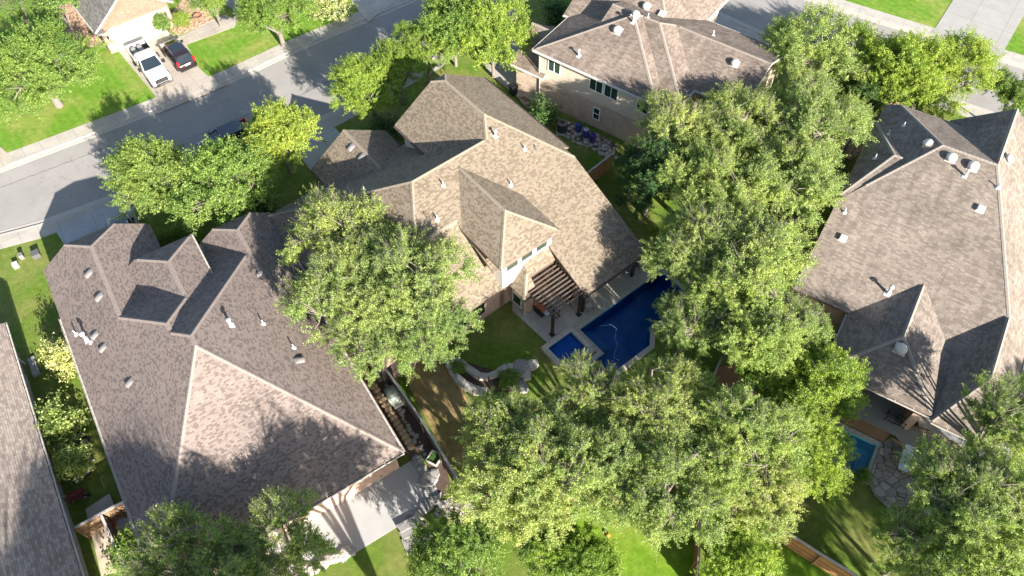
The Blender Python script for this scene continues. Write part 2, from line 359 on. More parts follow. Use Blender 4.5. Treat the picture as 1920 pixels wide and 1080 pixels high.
sheet('patio', FB.poly([(-.56,-.7), (-.56,10.3), (4.5,10.3), (4.5,0), (3.4,-.9)]), patio, px=False)
patA = plain('patio_plaster', (.34,.335,.325), .8, var=.14, sc=.8)
sheet('patio', FA.poly([(-2.62,16.1), (-5.2,16.1), (-5.9,15.4), (-5.9,9), (-5.1,6.5), (-5.1,2.5), (-2.62,2.5)]), patA, px=False)
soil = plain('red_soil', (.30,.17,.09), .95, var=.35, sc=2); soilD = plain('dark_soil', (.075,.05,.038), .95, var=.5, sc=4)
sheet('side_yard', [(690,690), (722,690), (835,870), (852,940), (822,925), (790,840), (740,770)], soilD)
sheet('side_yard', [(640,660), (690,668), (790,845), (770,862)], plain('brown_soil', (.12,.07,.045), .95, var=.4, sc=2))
sheet('rock_bed', [(826,940), (868,930), (905,960), (893,1015), (862,1008), (835,995), (812,962)], gravel('river_rock', (.30,.25,.21), (.55,.50,.45), 5.5))
dry = grassmat('dry_lawn', (.13,.12,.035), (.30,.25,.09), (.32,.21,.11), .9)
sheet('dry_lawn', [(735,665), (850,690), (880,760), (930,830), (900,900), (858,900), (800,790)], dry)
sheet('dry_lawn', [(980,760), (1120,740), (1240,800), (1300,900), (1200,960), (1020,930), (950,840)], dry)
sheet('painted_sun_lawn', [(1060,950), (1180,950), (1300,960), (1305,1090), (1040,1090)], grassmat('bright_lawn', (.09,.18,.012), (.19,.34,.02), (.22,.26,.05), .3))  # patch of sunlight painted as brighter grass where the oaks block the sun
sheet('painted_sun_lawn', [(1330,960), (1420,985), (1560,1075), (1580,1100), (1325,1100)], grassmat('lawn_painted_sun_b', (.08,.17,.012), (.17,.31,.02), (.2,.22,.05), .3))  # second grass patch with sunlight put into its green
for bx, by, lb_ in ((1140,1004,'orange ball on the bright grass, the upper of two'), (1131,1028,'orange ball on the bright grass, the lower of two')):
    c_ = P(bx, by, .15); ob = MB().lathe([(.01,0), (.09,.03), (.14,.09), (.15,.15), (.14,.21), (.09,.27), (.01,.3)], n=16).build('ball', plain('orange_ball', (.75,.25,.03), .5), loc=(c_.x, c_.y, .02), smooth=True); tag(ob, lb_, 'ball', 'balls on the grass')
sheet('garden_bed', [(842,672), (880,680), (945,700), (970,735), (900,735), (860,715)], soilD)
sheet('garden_soil', [(1340,690), (1450,660), (1490,740), (1420,760), (1350,740)], plain('terracotta_soil', (.42,.22,.12), .95, var=.3, sc=3))
sheet('garden_soil', FD.poly([(-1.4,-9), (-1.4,-1.2), (-.5,-1.0), (-.5,-7)]), soil, px=False)
sheet('garden_soil', [(1672,820), (1700,835), (1745,865), (1720,890), (1680,870), (1655,850)], soil)
sheet('patio', FD.poly([(-.55,-6.2), (-.55,-.7), (-1.6,1.0), (-2.4,6.0), (4,6), (4,-6.2)]), slabmat('patio_d', (.27,.265,.25), -33, (4,4), .006, .15), px=False)
flag = flagmat('flagstone', (.22,.185,.15), (.34,.30,.25), 1.9, (.09,.075,.06))
sheet('flagstone_terrace', [(1652,836), (1690,860), (1735,880), (1790,930), (1760,1000), (1715,985), (1668,955), (1640,930), (1628,902)], flag)
sheet('stone_path', [(1655,830), (1668,822), (1712,852), (1700,868), (1672,868)], flagmat('dark_flagstone', (.12,.105,.09), (.24,.21,.18), 1.8, (.04,.035,.03)))
sheet('rock_border', [(1043,232), (1065,258), (1150,292), (1160,272), (1110,245), (1060,225)], gravel('rubble', (.26,.23,.19), (.50,.45,.38), 3.2))
sheet('rock_border', [(950,160), (985,200), (1045,238), (1055,225), (1000,190)], gravel('rubble_dark', (.16,.14,.12), (.34,.30,.25), 3.2))
sheet('garden_bed', [(1590,225), (1640,195), (1700,190), (1640,262), (1595,300), (1575,290)], mulch)
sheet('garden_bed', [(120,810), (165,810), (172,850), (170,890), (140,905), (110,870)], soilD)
sheet('shed_floor', [(160,955), (205,925), (262,1060), (190,1080)], plain('weathered_slab', (.45,.37,.28), .9, var=.35, sc=1.6))
sheet('side_yard', [(215,965), (245,950), (285,1060), (235,1030)], plain('pale_slab', (.45,.47,.50), .8, var=.1))

# ------------------------------------------------------------------ roofs: each block is the lower envelope of planes over a rectangle
def b_(pos, h, s): return (h-s*pos, s, 0)
def f_(pos, h, s): return (h+s*pos, -s, 0)
def l_(pos, h, s): return (h-s*pos, 0, s)
def r_(pos, h, s): return (h+s*pos, 0, -s)
def ev(pl, u, v): return pl[0]+pl[1]*u+pl[2]*v
def clip(poly, g):
    out = []
    for i in range(len(poly)):
        p, q = poly[i], poly[(i+1) % len(poly)]; a, b = ev(g, *p), ev(g, *q)
        if a >= 0: out.append(p)
        if (a >= 0) != (b >= 0):
            t = a/(a-b); out.append((p[0]+(q[0]-p[0])*t, p[1]+(q[1]-p[1])*t))
    return out
def area(p): return abs(sum(p[i][0]*p[(i+1)%len(p)][1]-p[(i+1)%len(p)][0]*p[i][1] for i in range(len(p))))/2 if len(p) > 2 else 0
def house(name, F, blocks, roofm, capm, wallm, label, gutm=None, trimm=None, ov=.45, cap=True):
    root = thing(name, F.w3(0, 0, 0)*1, R_(F.az), label, 'house')
    L = lambda u, v, z: Vector((u, -v, z))            # local frame of the root: x along u, y = -v
    mb = MB(); fas = MB(); gnum = 0
    def sub(a, b): return tuple(x-y for x, y in zip(a, b))
    def hgt(blk, u, v):
        u0, u1, v0, v1 = blk['fp']
        if not (u0-1e-6 <= u <= u1+1e-6 and v0-1e-6 <= v <= v1+1e-6): return -9
        return min(ev(p, u, v) for p in blk['pl'])
    for i, B in enumerate(blocks):
        u0, u1, v0, v1 = B['fp']; base = [(u0,v0), (u1,v0), (u1,v1), (u0,v1)]
        if B.get('fp2'): base = B['fp2']
        own = []
        for j, pj in enumerate(B['pl']):
            poly = base
            for k, pk in enumerate(B['pl']):
                if k != j and poly: poly = clip(poly, sub(pk, pj))
            own.append(poly)
            if area(poly) < .003: continue
            pieces = [poly]
            for m, O in enumerate(blocks):
                if m >= i or not any(max(abs(a_-b2) for a_, b2 in zip(q, pj)) < .02 for q in O['pl']): continue
                x0, x1, y0, y1 = O['fp']; e = -1e-4 if m < i else 1e-4
                cons = [(-x0,1,0), (x1,-1,0), (-y0,0,1), (y1,0,-1)] + [(lambda d: (d[0]-e, d[1], d[2]))(sub(q, pj)) for q in O['pl']]
                nxt = []
                for pc in pieces:
                    ins = pc
                    for g in cons:
                        if not ins: break
                        outp = clip(ins, (-g[0], -g[1], -g[2]))
                        if area(outp) > .002: nxt.append(outp)
                        ins = clip(ins, g)
                        if area(ins) < 1e-5: ins = []
                pieces = nxt
            gl = math.hypot(pj[1], pj[2]); gx, gy = (pj[1]/gl, pj[2]/gl) if gl > 0 else (1, 0); st = math.sqrt(1+gl*gl)
            for pc in pieces:
                pts = [L(u, v, ev(pj, u, v)) for u, v in pc]; uvs = [(-gy*u+gx*v+17.3*j, (gx*u+gy*v)*st+9.1*j) for u, v in pc]
                nrm = (pts[1]-pts[0]).cross(pts[2]-pts[0])
                if nrm.z < 0: pts.reverse(); uvs.reverse()
                mb.face(pts, uvs)
            fas.face([L(u, v, ev(pj, u, v)-.14-.004*i) for u, v in poly])
        vis = lambda u, v, z: all(hgt(O, u, v) < z+.015 for m, O in enumerate(blocks) if m != i)
        # hips and ridges
        if cap:
            for j in range(len(own)):
                for k in range(j+1, len(own)):
                    A = own[j]; d = sub(B['pl'][j], B['pl'][k])
                    if area(A) < .003 or area(own[k]) < .003: continue
                    for q in range(len(A)):
                        p, r = A[q], A[(q+1) % len(A)]
                        if abs(ev(d, *p)) < 1e-5 and abs(ev(d, *r)) < 1e-5 and math.hypot(p[0]-r[0], p[1]-r[1]) > .15:
                            caps = MB(); ln = math.hypot(p[0]-r[0], p[1]-r[1]); N = max(1, int(ln/.28)); px, py = -(r[1]-p[1])/ln, (r[0]-p[0])/ln
                            for s in range(N):
                                t0, t1 = s/N, (s+1)/N*1.0; a0 = (p[0]+(r[0]-p[0])*t0, p[1]+(r[1]-p[1])*t0); a1 = (p[0]+(r[0]-p[0])*t1, p[1]+(r[1]-p[1])*t1)
                                mid = ((a0[0]+a1[0])/2, (a0[1]+a1[1])/2); z = ev(B['pl'][j], *mid)
                                if not vis(*mid, z): continue
                                if any(abs(hgt(B, mid[0]+px*q_, mid[1]+py*q_)-max(hgt(O, mid[0]+px*q_, mid[1]+py*q_) for O in blocks)) > .012 for q_ in (-.2, .2)): continue
                                for sg in (-1, 1):
                                    wv_ = .14*sg; cs = []
                                    for (aa, ww, lift) in ((a0,0,.045), (a1,0,.035), (a1,wv_,.018), (a0,wv_,.026)):
                                        uu, vv = aa[0]+px*ww, aa[1]+py*ww
                                        cs.append(L(uu, vv, min(ev(B['pl'][j], uu, vv), ev(B['pl'][k], uu, vv))+lift))
                                    if (cs[1]-cs[0]).cross(cs[2]-cs[0]).z < 0: cs.reverse()
                                    caps.face(cs)
                            if caps.f: caps.build('ridge_cap', capm, root)
        # fascia, walls, gutters
        per = base
        wi = B.get('wall', (u0+ov, u1-ov, v0+ov, v1-ov))
        for q in range(len(per)):
            p, r = per[q], per[(q+1) % len(per)]; N = 24
            hs = [min(ev(pl, p[0]+(r[0]-p[0])*t/N, p[1]+(r[1]-p[1])*t/N) for pl in B['pl']) for t in range(N+1)]
            ln = math.hypot(p[0]-r[0], p[1]-r[1])
            level = max(hs)-min(hs) < .02; gu = MB()
            for t in range(N):
                a0 = (p[0]+(r[0]-p[0])*t/N, p[1]+(r[1]-p[1])*t/N); a1 = (p[0]+(r[0]-p[0])*(t+1)/N, p[1]+(r[1]-p[1])*(t+1)/N)
                mid = ((a0[0]+a1[0])/2, (a0[1]+a1[1])/2)
                fas.face([L(*a0, hs[t]-.006), L(*a1, hs[t+1]-.006), L(*a1, hs[t+1]-.17), L(*a0, hs[t]-.17)])
                if level and gutm and B.get('gut', True) and vis(*mid, hs[t]):
                    cx, cy = (u0+u1)/2, (v0+v1)/2; nx, ny = (r[1]-p[1])/ln, -(r[0]-p[0])/ln
                    if (mid[0]-cx)*nx+(mid[1]-cy)*ny < 0: nx, ny = -nx, -ny
                    f = lambda a, w_, z: L(a[0]+nx*w_, a[1]+ny*w_, hs[t]+z)
                    gu.face([f(a0,.13,-.02), f(a1,.13,-.02), f(a1,.13,-.14), f(a0,.13,-.14)])
                    gu.face([f(a0,.115,-.02), f(a1,.115,-.02), f(a1,.13,-.02), f(a0,.13,-.02)])
                    gu.face([f(a0,.012,-.12), f(a1,.012,-.12), f(a1,.13,-.14), f(a0,.13,-.14)])
                    gu.face([f(a0,.115,-.02), f(a1,.115,-.02), f(a1,.115,-.12), f(a0,.115,-.12)])
                    step = max(1, int(round(1.0/(ln/N))))
                    if t % step == 0:
                        dx, dy = (r[0]-p[0])/ln*.035, (r[1]-p[1])/ln*.035
                        gu.face([f(a0,-.06,.012), L(a0[0]+dx-nx*.06, a0[1]+dy-ny*.06, hs[t]+.012), L(a0[0]+dx+nx*.14, a0[1]+dy+ny*.14, hs[t]-.012), f(a0,.14,-.012)])
            if gu.f: gu.build('gutter', gutm, root)
        if wi:
            wu0, wu1, wv0, wv1 = wi
            zb = B.get('zb', 0)
            for p, r in (((wu0,wv0),(wu1,wv0)), ((wu1,wv0),(wu1,wv1)), ((wu1,wv1),(wu0,wv1)), ((wu0,wv1),(wu0,wv0))):
                N = 24; ln = math.hypot(p[0]-r[0], p[1]-r[1])
                for t in range(N):
                    a0 = (p[0]+(r[0]-p[0])*t/N, p[1]+(r[1]-p[1])*t/N); a1 = (p[0]+(r[0]-p[0])*(t+1)/N, p[1]+(r[1]-p[1])*(t+1)/N)
                    h0 = min(ev(pl, *a0) for pl in B['pl'])-.19; h1 = min(ev(pl, *a1) for pl in B['pl'])-.19
                    wmb = B.setdefault('_w', MB()); s0, s1 = ln*t/N, ln*(t+1)/N
                    wmb.face([L(*a0, zb), L(*a1, zb), L(*a1, h1), L(*a0, h0)], [(s0,zb), (s1,zb), (s1,h1), (s0,h0)])
    o = mb.build('roof', roofm, root); 
    fas.build('eave_trim', trimm or M['trim'], root)
    for B in blocks:
        if '_w' in B: B['_w'].build('wall', B.get('wm', wallm), root)
    def H(u, v): return max(hgt(B, u, v) for B in blocks)
    def grad(u, v): return Vector((-(H(u+.05, v)-H(u-.05, v))/.1, (H(u, v+.05)-H(u, v-.05))/.1, 1)).normalized()
    root_info = dict(root=root, L=L, H=H, grad=grad, F=F, blocks=blocks)
    return root_info
def roof_at(Hs, x, y):
    """plan position on the roof that shows at pixel x,y"""
    h = 5.0
    for _ in range(40):
        p = P(x, y, h); d = Vector((p.x, p.y))-Hs['F'].o; u, v = d.dot(Hs['F'].u), d.dot(Hs['F'].v)
        hn = Hs['H'](u, v)
        if hn < 0: break
        h = .6*h+.4*hn
    return u, v
def on_roof(Hs, x, y, kind, size=1, mat=None):
    u, v = roof_at(Hs, x, y); z = Hs['H'](u, v)
    if z < 0: print('off roof', x, y); return
    q = Vector((0,0,1)).rotation_difference(Hs['grad'](u, v)); base = Hs['L'](u, v, z); mb = MB()
    if kind == 'pipe':
        o = thing_part('vent_pipe', Hs, base)
        MB().lathe([(.17*size,0), (.16*size,.03), (.07*size,.09), (.05*size,.12)], n=12).build('flashing', mat or M['vent'], o, merge=True).rotation_euler = q.to_euler()
        MB().tube((0,0,.0), (0,0,.42*size), .045*size, n=10).build('pipe', mat or M['vent'], o)
    elif kind == 'capped':
        o = thing_part('vent_stack', Hs, base)
        MB().box(-.22*size, .22*size, -.2*size, .2*size, 0, .03).build('flashing', mat or M['vent'], o).rotation_euler = q.to_euler()
        MB().lathe([(.10*size,0), (.085*size,.5*size), (.085*size,.62*size), (.16*size,.64*size), (.16*size,.74*size), (.04*size,.8*size)], n=14).build('pipe', mat or M['vent'], o, merge=True)
    elif kind == 'dome':
        o = thing_part('roof_vent', Hs, base); R = .33*size
        MB().box(-R, R, -R, R, 0, .03).build('flashing', mat or M['ventC'], o).rotation_euler = q.to_euler()
        d = MB().lathe([(R*.62,0), (R*.62,.16), (R,.15), (R*1.02,.2), (R*.95,.28), (R*.72,.35), (R*.35,.39), (.01,.40)], n=24).build('hood', mat or M['ventC'], o, smooth=True); d.rotation_euler = q.to_euler()
    elif kind == 'box':
        o = thing_part('roof_vent', Hs, base); s = .2*size
        MB().box(-s*1.3, s*1.3, -s*1.2, s*1.2, 0, .02).build('flashing', mat or M['ventC'], o).rotation_euler = q.to_euler()
        d = MB().loft([[Vector((sx*s*k, sy*s*k, zz)) for sx, sy in ((-1,-1),(1,-1),(1,1),(-1,1))] for k, zz in ((.95,.02), (.95,.1), (1.05,.11), (1.05,.16), (.8,.22))]).build('hood', mat or M['ventC'], o, merge=True); d.rotation_euler = q.to_euler()
    elif kind == 'slant':                               # half-round slant-back vent, open end down the slope
        o = thing_part('roof_vent', Hs, base); s = .22*size; g = Hs['grad'](u, v); az = math.atan2(g.y, g.x)
        secs = []
        for xx, hh in ((.28*size,.17*size), (-.05,.15*size), (-.3*size,.02)):
            secs.append([Vector((xx, s*math.cos(t), .01+hh*math.sin(t))) for t in [math.pi*i/10 for i in range(11)]])
        d = MB().loft(secs, True).build('hood', mat or M['ventS'], o, merge=True)
        d.rotation_mode = 'QUATERNION'; d.rotation_quaternion = q @ Vector((1,0,0)).rotation_difference(Vector((math.cos(az), math.sin(az), 0)))
def thing_part(name, Hs, base):
    o = bpy.data.objects.new(name, None); COL.objects.link(o); o.parent = Hs['root']; o.location = base; return o
def window(Hs, u, v, z, w_, h, face, frame=None, pane=None, mull=1, bars=0, sill=True):
    """window on a wall; (u,v) is the centre of its foot on the wall line; face = outward side"""
    d = {'b': (-1,0), 'f': (1,0), 'l': (0,-1), 'r': (0,1)}[face]
    o = bpy.data.objects.new('window', None); COL.objects.link(o); o.parent = Hs['root']; o.location = Hs['L'](u, v, z)
    o.rotation_euler = (0, 0, math.atan2(-d[1], d[0])-math.pi/2)
    # local: y outward, x along the wall
    t = .07; f = MB(); f.box(-w_/2-t, -w_/2, -.02, .05, -t, h+t); f.box(w_/2, w_/2+t, -.02, .05, -t, h+t)
    f.box(-w_/2, w_/2, -.02, .05, -t, 0); f.box(-w_/2, w_/2, -.02, .05, h, h+t)
    for i in range(1, mull+1 if mull else 1): x = -w_/2+w_*i/(mull+1); f.box(x-.025, x+.025, -.02, .045, 0, h)
    for i in range(1, bars+1): zz = h*i/(bars+1); f.box(-w_/2, w_/2, -.02, .04, zz-.025, zz+.025)
    f.build('frame', frame or M['white'], o); MB().box(-w_/2, w_/2, -.02, .015, 0, h).build('pane', pane or M['glass'], o)
    return o

def fp(u0, u1, v0, v1): return (u0, u1, v0, v1)
S = .667
HA = house('brown_shingle_house', FA, [
  dict(fp=fp(-3.1,18.4,0,15.1), pl=[l_(0,3,S), r_(15.1,3,S), b_(-3.1,3,.487), f_(18.4,3,.487)]),
  dict(fp=fp(7,23.2,0,7.75), pl=[l_(0,3,S), r_(7.75,3.1,S), f_(23.2,4.45,.487), b_(7,3,.6)], gut=False),
  dict(fp=fp(8,19.2,0,10.05), pl=[l_(0,3,S), r_(10.05,5,S), f_(19.2,3,.487)], wall=(10,18.6,5,9.6), gut=False),
  dict(fp=fp(11.5,18.6,4.4,10.05), pl=[l_(6.05,5,S), r_(10.05,5,S), f_(18.6,5,.487)], wall=(12,18.1,6.6,9.6)),
  dict(fp=fp(10,19.4,10.3,15.6), pl=[l_(10.3,3,S), r_(15.6,3,S), f_(19.4,3.8,.487)]),
 ], M['shA'], M['capA'], M['brickB'], 'house under a dark brown and grey mottled shingle roof with four gables, left of centre', M['gutW'])
HB = house('tan_shingle_house', FB, [
  dict(fp=fp(-.4,19.6,2.6,8.6), pl=[b_(-.4,3,.407), f_(11.9,8,.6), r_(9.1,6,.61)], wall=(4,18.5,3.1,8.1), wm=M['brickB']),
  dict(fp=fp(3.75,20.2,-11.2,-.9), pl=[b_(3.75,2.95,.8), b_(-.4,3,.407), f_(11.9,8,.6), l_(-11.2,2.9,.607)], wm=M['brickB'], wall=(4.2,19.7,-10.7,-1.0)),
  dict(fp=fp(4.1,19.6,-1.9,2.6), pl=[b_(-.4,3,.407), f_(11.9,8,.6)], wm=M['brickB'], wall=(4.2,19,-1.4,2.6)),
  dict(fp=fp(2.1,9,-.85,.35), pl=[b_(2.1,2.85,1.15), l_(-.85,2.85,1.15), b_(-.4,2.98,.407)], wall=(2.5,5,-.45,.3), wm=M['brickB']),
  dict(fp=fp(2.95,9,.3,2.8), pl=[b_(2.95,3.75,1.1), b_(-.4,2.96,.407)], wall=(3.3,5,.35,2.6), wm=M['brickB'], gut=False),
  dict(fp=fp(9,19.3,.4,9.1), pl=[l_(.4,6,.61), r_(9.1,6,.61), b_(-.4,3.002,.407), f_(19.3,8.25,.4)], wm=M['stucco']),
  dict(fp=fp(3.2,11.4,-1.95,3.3), pl=[b_(3.2,6.2,.55), l_(-1.95,6.2,.585), r_(3.3,6.2,.585)], wall=(3.65,10,-1.5,2.85), wm=M['white'], gut=False, zb=3.15),
  dict(fp=fp(14,22.3,-6.0,.95), pl=[l_(-6,3,.61), r_(.95,3,.61)], wm=M['brickB']),
 ], M['shB'], M['capB'], M['brickB'], 'house under a tan and beige blended shingle roof, in the middle beside the blue pool', M['gutD'], ov=.42)
HC = house('cream_two_storey_house', FC, [
  dict(fp=fp(-.4,11.6,-.6,11.3), pl=[b_(-.4,5.6,.39), f_(11.6,5.6,.39), l_(-.6,5.6,.39), r_(11.3,5.6,.39)], wm=M['stucco'], zb=2.7, wall=(0,11.2,-.15,10.9)),
  dict(fp=fp(.75,11.6,3,12.9), pl=[b_(.75,5.6,.39), f_(11.6,5.59,.39), r_(12.9,5.6,.39)], wm=M['stucco']),
  dict(fp=fp(2.9,11.6,6,17.1), pl=[b_(2.9,5.6,.39), f_(11.6,5.58,.39)], wm=M['stucco']),
  dict(fp=fp(5.1,15.5,-1.2,9.5), pl=[b_(5.1,5.6,.5), f_(15.5,5.6,.5), r_(9.5,5.6,.6)], wm=M['stucco']),
  dict(fp=fp(-.35,6.15,-3.0,.5), pl=[b_(-.35,3,.72), f_(6.15,3,.72)], wm=M['brickC'], wall=(0,5.8,-2.65,0)),
  dict(fp=fp(-.9,1.2,11.6,17.5), pl=[b_(-.9,3,.4)], wm=M['brickC']),
 ], M['shC'], M['capC'], M['brickC'], 'two storey house with cream stucco upper wall and white framed windows, top centre', M['gutW'], trimm=M['white'], ov=.4)
MB().prism([(0,-10.9), (11.2,-10.9), (11.2,.15), (0,.15)], 0, 2.72).build('lower_wall', M['brickC'], HC['root'])
HD = house('warm_grey_shingle_house', FD, [
  dict(fp=fp(4.85,23.3,-10.4,4.2), pl=[b_(4.85,3,.38), r_(-2.1,8,.8), l_(-5.8,8,.52), f_(18.05,8,.36)]),
  dict(fp=fp(12,24.7,-5.6,4.2), pl=[l_(-2.1,8,.8), r_(-2.1,8,.8), b_(4.85,3,.38)], wall=(17.5,24.2,-5,3.7), gut=False),
  dict(fp=fp(12.1,20.8,-10.45,-6.5), pl=[b_(12.1,5.75,.3), l_(-10.45,5.75,.62), f_(20.8,5.75,.3)], gut=False),
  dict(fp=fp(0,9.5,-6.5,.3), pl=[b_(0,3,.39), l_(-6.5,3,.425), r_(.3,3,.425)], wall=None),
  dict(fp=fp(-.3,8.6,.3,4.2), pl=[b_(-.3,3,.42), l_(.3,3,.8), r_(4.2,3,.8)], wall=(3.2,8,.8,3.8)),
 ], M['shD'], M['capD'], M['brickB'], 'large house under a plain warm grey shingle roof filling the right edge of the photo', M['gutW'])
FL = Frame(122, FA.w(0, 0))
HL = house('light_brown_roof_house', FL, [
  dict(fp=fp(-9,20.05,-18,-3.3), pl=[r_(-3.3,3,.5), l_(-18,3,.5)], wall=(-8.6,19.6,-17,-4.0)),
 ], M['shL'], M['capD'], M['brickL'], 'house with light brown shingle roof cut off by the lower left edge of the photo', M['gutW'])
HK = house('salmon_brick_house', FK, [
  dict(fp=fp(-.55,16,-1.35,6.3), pl=[l_(-1.35,2.8,.72), r_(6.3,2.8,.72)], wall=(0,15.5,-.9,5.85)),
 ], M['shK'], M['capD'], M['brickK'], 'salmon brick house with white garage door and grey roof in the top left corner', M['gutW'], trimm=M['white'])
# K: garage door and stone piers
gd = bpy.data.objects.new('garage_door', None); COL.objects.link(gd); gd.parent = HK['root']; gd.location = HK['L'](0, 2.44, 0)
g = MB()
for i in range(4):
    for j in range(8): g.box(-.075, -.03, -2.4+j*.61, -2.4+j*.61+.585, .03+i*.535, .03+i*.535+.515)
g.box(-.05, -.004, -2.46, 2.46, 0, 2.15); g.build('door_panel', M['white'], gd)
g = MB(); g.box(-.12, -.004, -2.6, -2.47, 0, 2.28); g.box(-.12, -.004, 2.47, 2.6, 0, 2.28); g.box(-.12, -.004, -2.47, 2.47, 2.16, 2.28); g.build('door_frame', plain('cream_frame', (.66,.56,.45), .7), gd)
stk = gravel('pale_stone_veneer', (.30,.24,.18), (.40,.34,.27), 3.0, (.18,.14,.11))
for vv in (-.55, 5.35): MB().box(-.16, -.008, -.33, .33, 0, 2.3).build('stone_pier', stk, HK['root'], loc=HK['L'](0, vv, 0))
for vv in (-.5, 5.3):
    l = MB().lathe([(.03,0), (.09,.04), (.10,.26), (.05,.34), (.01,.38)], n=8).build('wall_lamp', M['black'], HK['root'], loc=HK['L'](-.28, vv, 1.55), merge=True)
MB().box(-.75, -.05, -1.2, -.35, 2.5, 2.62).build('eave_return', M['shK'], HK['root'], loc=HK['L'](0, -1.7, .0))
# C windows
for uu, vv, z, ww, hh in ((0,1.35,3.9,1.15,1.15), (0,5.55,3.9,1.2,1.2), (0,7.0,3.9,1.2,1.2)): window(HC, uu, vv-.0, z, ww, hh, 'b')
window(HC, 0, 5.85, 1.0, .55, 1.15, 'b', mull=0, bars=1)
window(HC, 0, 10.0, 3.9, 1.0, 1.1, 'b')
MB().tube((0,0,0), (0,0,2.8), .05).build('downspout', M['gutW'], HC['root'], loc=HC['L'](-.1, -.05, 0))
MB().tube((0,0,0), (0,0,2.2), .05).build('downspout', M['gutW'], HC['root'], loc=HC['L'](-.1, -.12, 3.2))
# B dormer windows, back wall windows
for vv in (-.55, .75, 2.05): window(HB, 3.65, vv-.1, 4.78, .98, 1.25, 'b', mull=0, bars=1, pane=M['glassL'])
for vv in (-4.6, -3.4): window(HB, 4.2, vv, .9, 1.05, 1.5, 'b', frame=M['glassL'])
window(HB, 3.0+.4, -.45, .5, .9, 1.8, 'l', mull=0)
ds = MB(); ds.tube((0,0,.05), (0,0,2.4), .05); ds.tube((0,0,2.4), (-.3,.25,2.7), .05); ds.tube((0,0,.05), (-.25,.1,.02), .05); ds.build('downspout', M['gutW'], HB['root'], loc=HB['L'](2.45, -.55, 0))
# B patio posts and D wall/column
for uu, vv in ((.1,8.0), (.1,3.0)): MB().box(-.1,.1,-.1,.1,0,2.8).build('patio_post', M['post'], HB['root'], loc=HB['L'](uu, vv, 0))
dw = MB(); dw.box(.25, 1.9, -.25, .25, 0, 2.8); dw.build('brick_column', M['brickB'], HD['root'], loc=HD['L'](0, -.35, 0))
wl = MB(); wl.prism([tuple(HD['L'](u,v,0)[:2]) for u,v in ((4.2,-6.3), (4.2,4.0), (7,4.0), (7,-6.3))], 0, 2.6); wl.build('back_wall', M['brickB'], HD['root'])
# L side: windows and downspout
for uu in (3.8, 10.2, 12.0): window(HL, uu, -4.0, 1.0, .9, 1.3, 'r', frame=M['gutD'], mull=0, bars=1)
MB().tube((0,0,0), (0,0,2.7), .05).build('downspout', M['white'], HL['root'], loc=HL['L'](18.6, -3.85, 0))
MB().box(-.5, 1.2, -.35, .1, 0, .2).build('foundation_step', plain('painted_foundation', (.26,.26,.25), .8), HL['root'], loc=HL['L'](17.6, -3.45, 0))
MB().box(-26.5, 0, -.08, 0, 0, .28).build('foundation', plain('foundation_concrete', (.40,.37,.33), .85), HL['root'], loc=HL['L'](17.5, -4.0, 0))

# roof furniture
for x, y, k, s in ((168,512,'slant',1.1), (187,556,'slant',1.1), (179,628,'slant',1), (194,652,'slant',1), (244,717,'slant',1), (560,676,'slant',1.1), (143,627,'pipe',1.1), (163,637,'capped',1.05), (170,642,'pipe',1),
    (434,610,'capped',.9), (494,607,'pipe',1), (551,652,'pipe',1), (486,515,'slant',1), (640,680,'pipe',1)): on_roof(HA, x, y, k, s)
for x, y, k, s in ((929,256,'capped',.8), (984,280,'pipe',1), (1005,277,'slant',.8), (831,348,'pipe',1), (820,412,'pipe',1.1), (958,347,'pipe',1), (964,201,'pipe',.8), (659,276,'slant',1.1), (679,294,'slant',1.1), (683,357,'pipe',1)): on_roof(HB, x, y, k, s)
for x, y, k, s in ((1158,58,'dome',1.1), (1191,29,'dome',1), (1212,13,'dome',1), (1187,42,'capped',.9), (1085,105,'capped',.85), (1215,33,'pipe',1), (1241,27,'box',1.3), (1337,66,'pipe',1.1), (1378,120,'dome',1)): on_roof(HC, x, y, k, s)
for x, y, k, s in ((1740,271,'dome',1), (1783,297,'dome',1.05), (1824,313,'dome',1.1), (1888,299,'dome',1.05), (1906,261,'dome',1.05), (1688,655,'dome',1.15), (1809,330,'capped',.8), (1838,392,'box',1.15), (1580,447,'box',1.1),
    (1664,550,'capped',1.05), (1583,398,'pipe',1), (1640,297,'pipe',1), (1665,252,'pipe',1), (1870,352,'pipe',1), (1694,236,'pipe',.9)): on_roof(HD, x, y, k, s)
on_roof(HL, 88, 955, 'pipe', 1)

# ------------------------------------------------------------------ pools
def pool(name, outer, water, depth, label, plaster, tint, zt=.06, zw=-.09, base=0):
    c = Vector((sum(p[0] for p in outer)/len(outer), sum(p[1] for p in outer)/len(outer), 0))
    t = thing(name, c, 0, label, 'pool'); rel = lambda L: [(p[0]-c.x, p[1]-c.y) for p in L]
    MB().prism(rel(outer), base, zt, holes=(rel(inset(outer,.37)),)).build('coping', M['coping'], t)
    m = MB(); W = rel(inset(outer, .40)); 
    for i in range(len(W)):
        p, q = W[i], W[(i+1) % len(W)]; m.face([(*p, depth), (*q, depth), (*q, zt-.005), (*p, zt-.005)])
    m2 = MB().prism(W, depth-.02, depth); n0 = len(m.v); m.v += m2.v; m.f += [tuple(i+n0 for i in f) for f in m2.f]; m.uv += m2.uv
    m.build('basin', plaster, t)
    w2 = MB()
    loops = [[Vector((*p, 0)) for p in W]]; fl = loops[0]
    for tri in tessellate_polygon(loops):
        a_, b2_, c_ = [fl[i] for i in tri]
        if (b2_-a_).cross(c_-a_).z < 0: b2_, c_ = c_, b2_
        w2.face([(p.x, p.y, zw) for p in (a_, b2_, c_)])
    w2.build('water', watermat('pool_water_'+name, tint), t)
    return t
plB = plain('pool_plaster_deep_blue', (.02,.20,.42), .8, var=.6, sc=1.2)
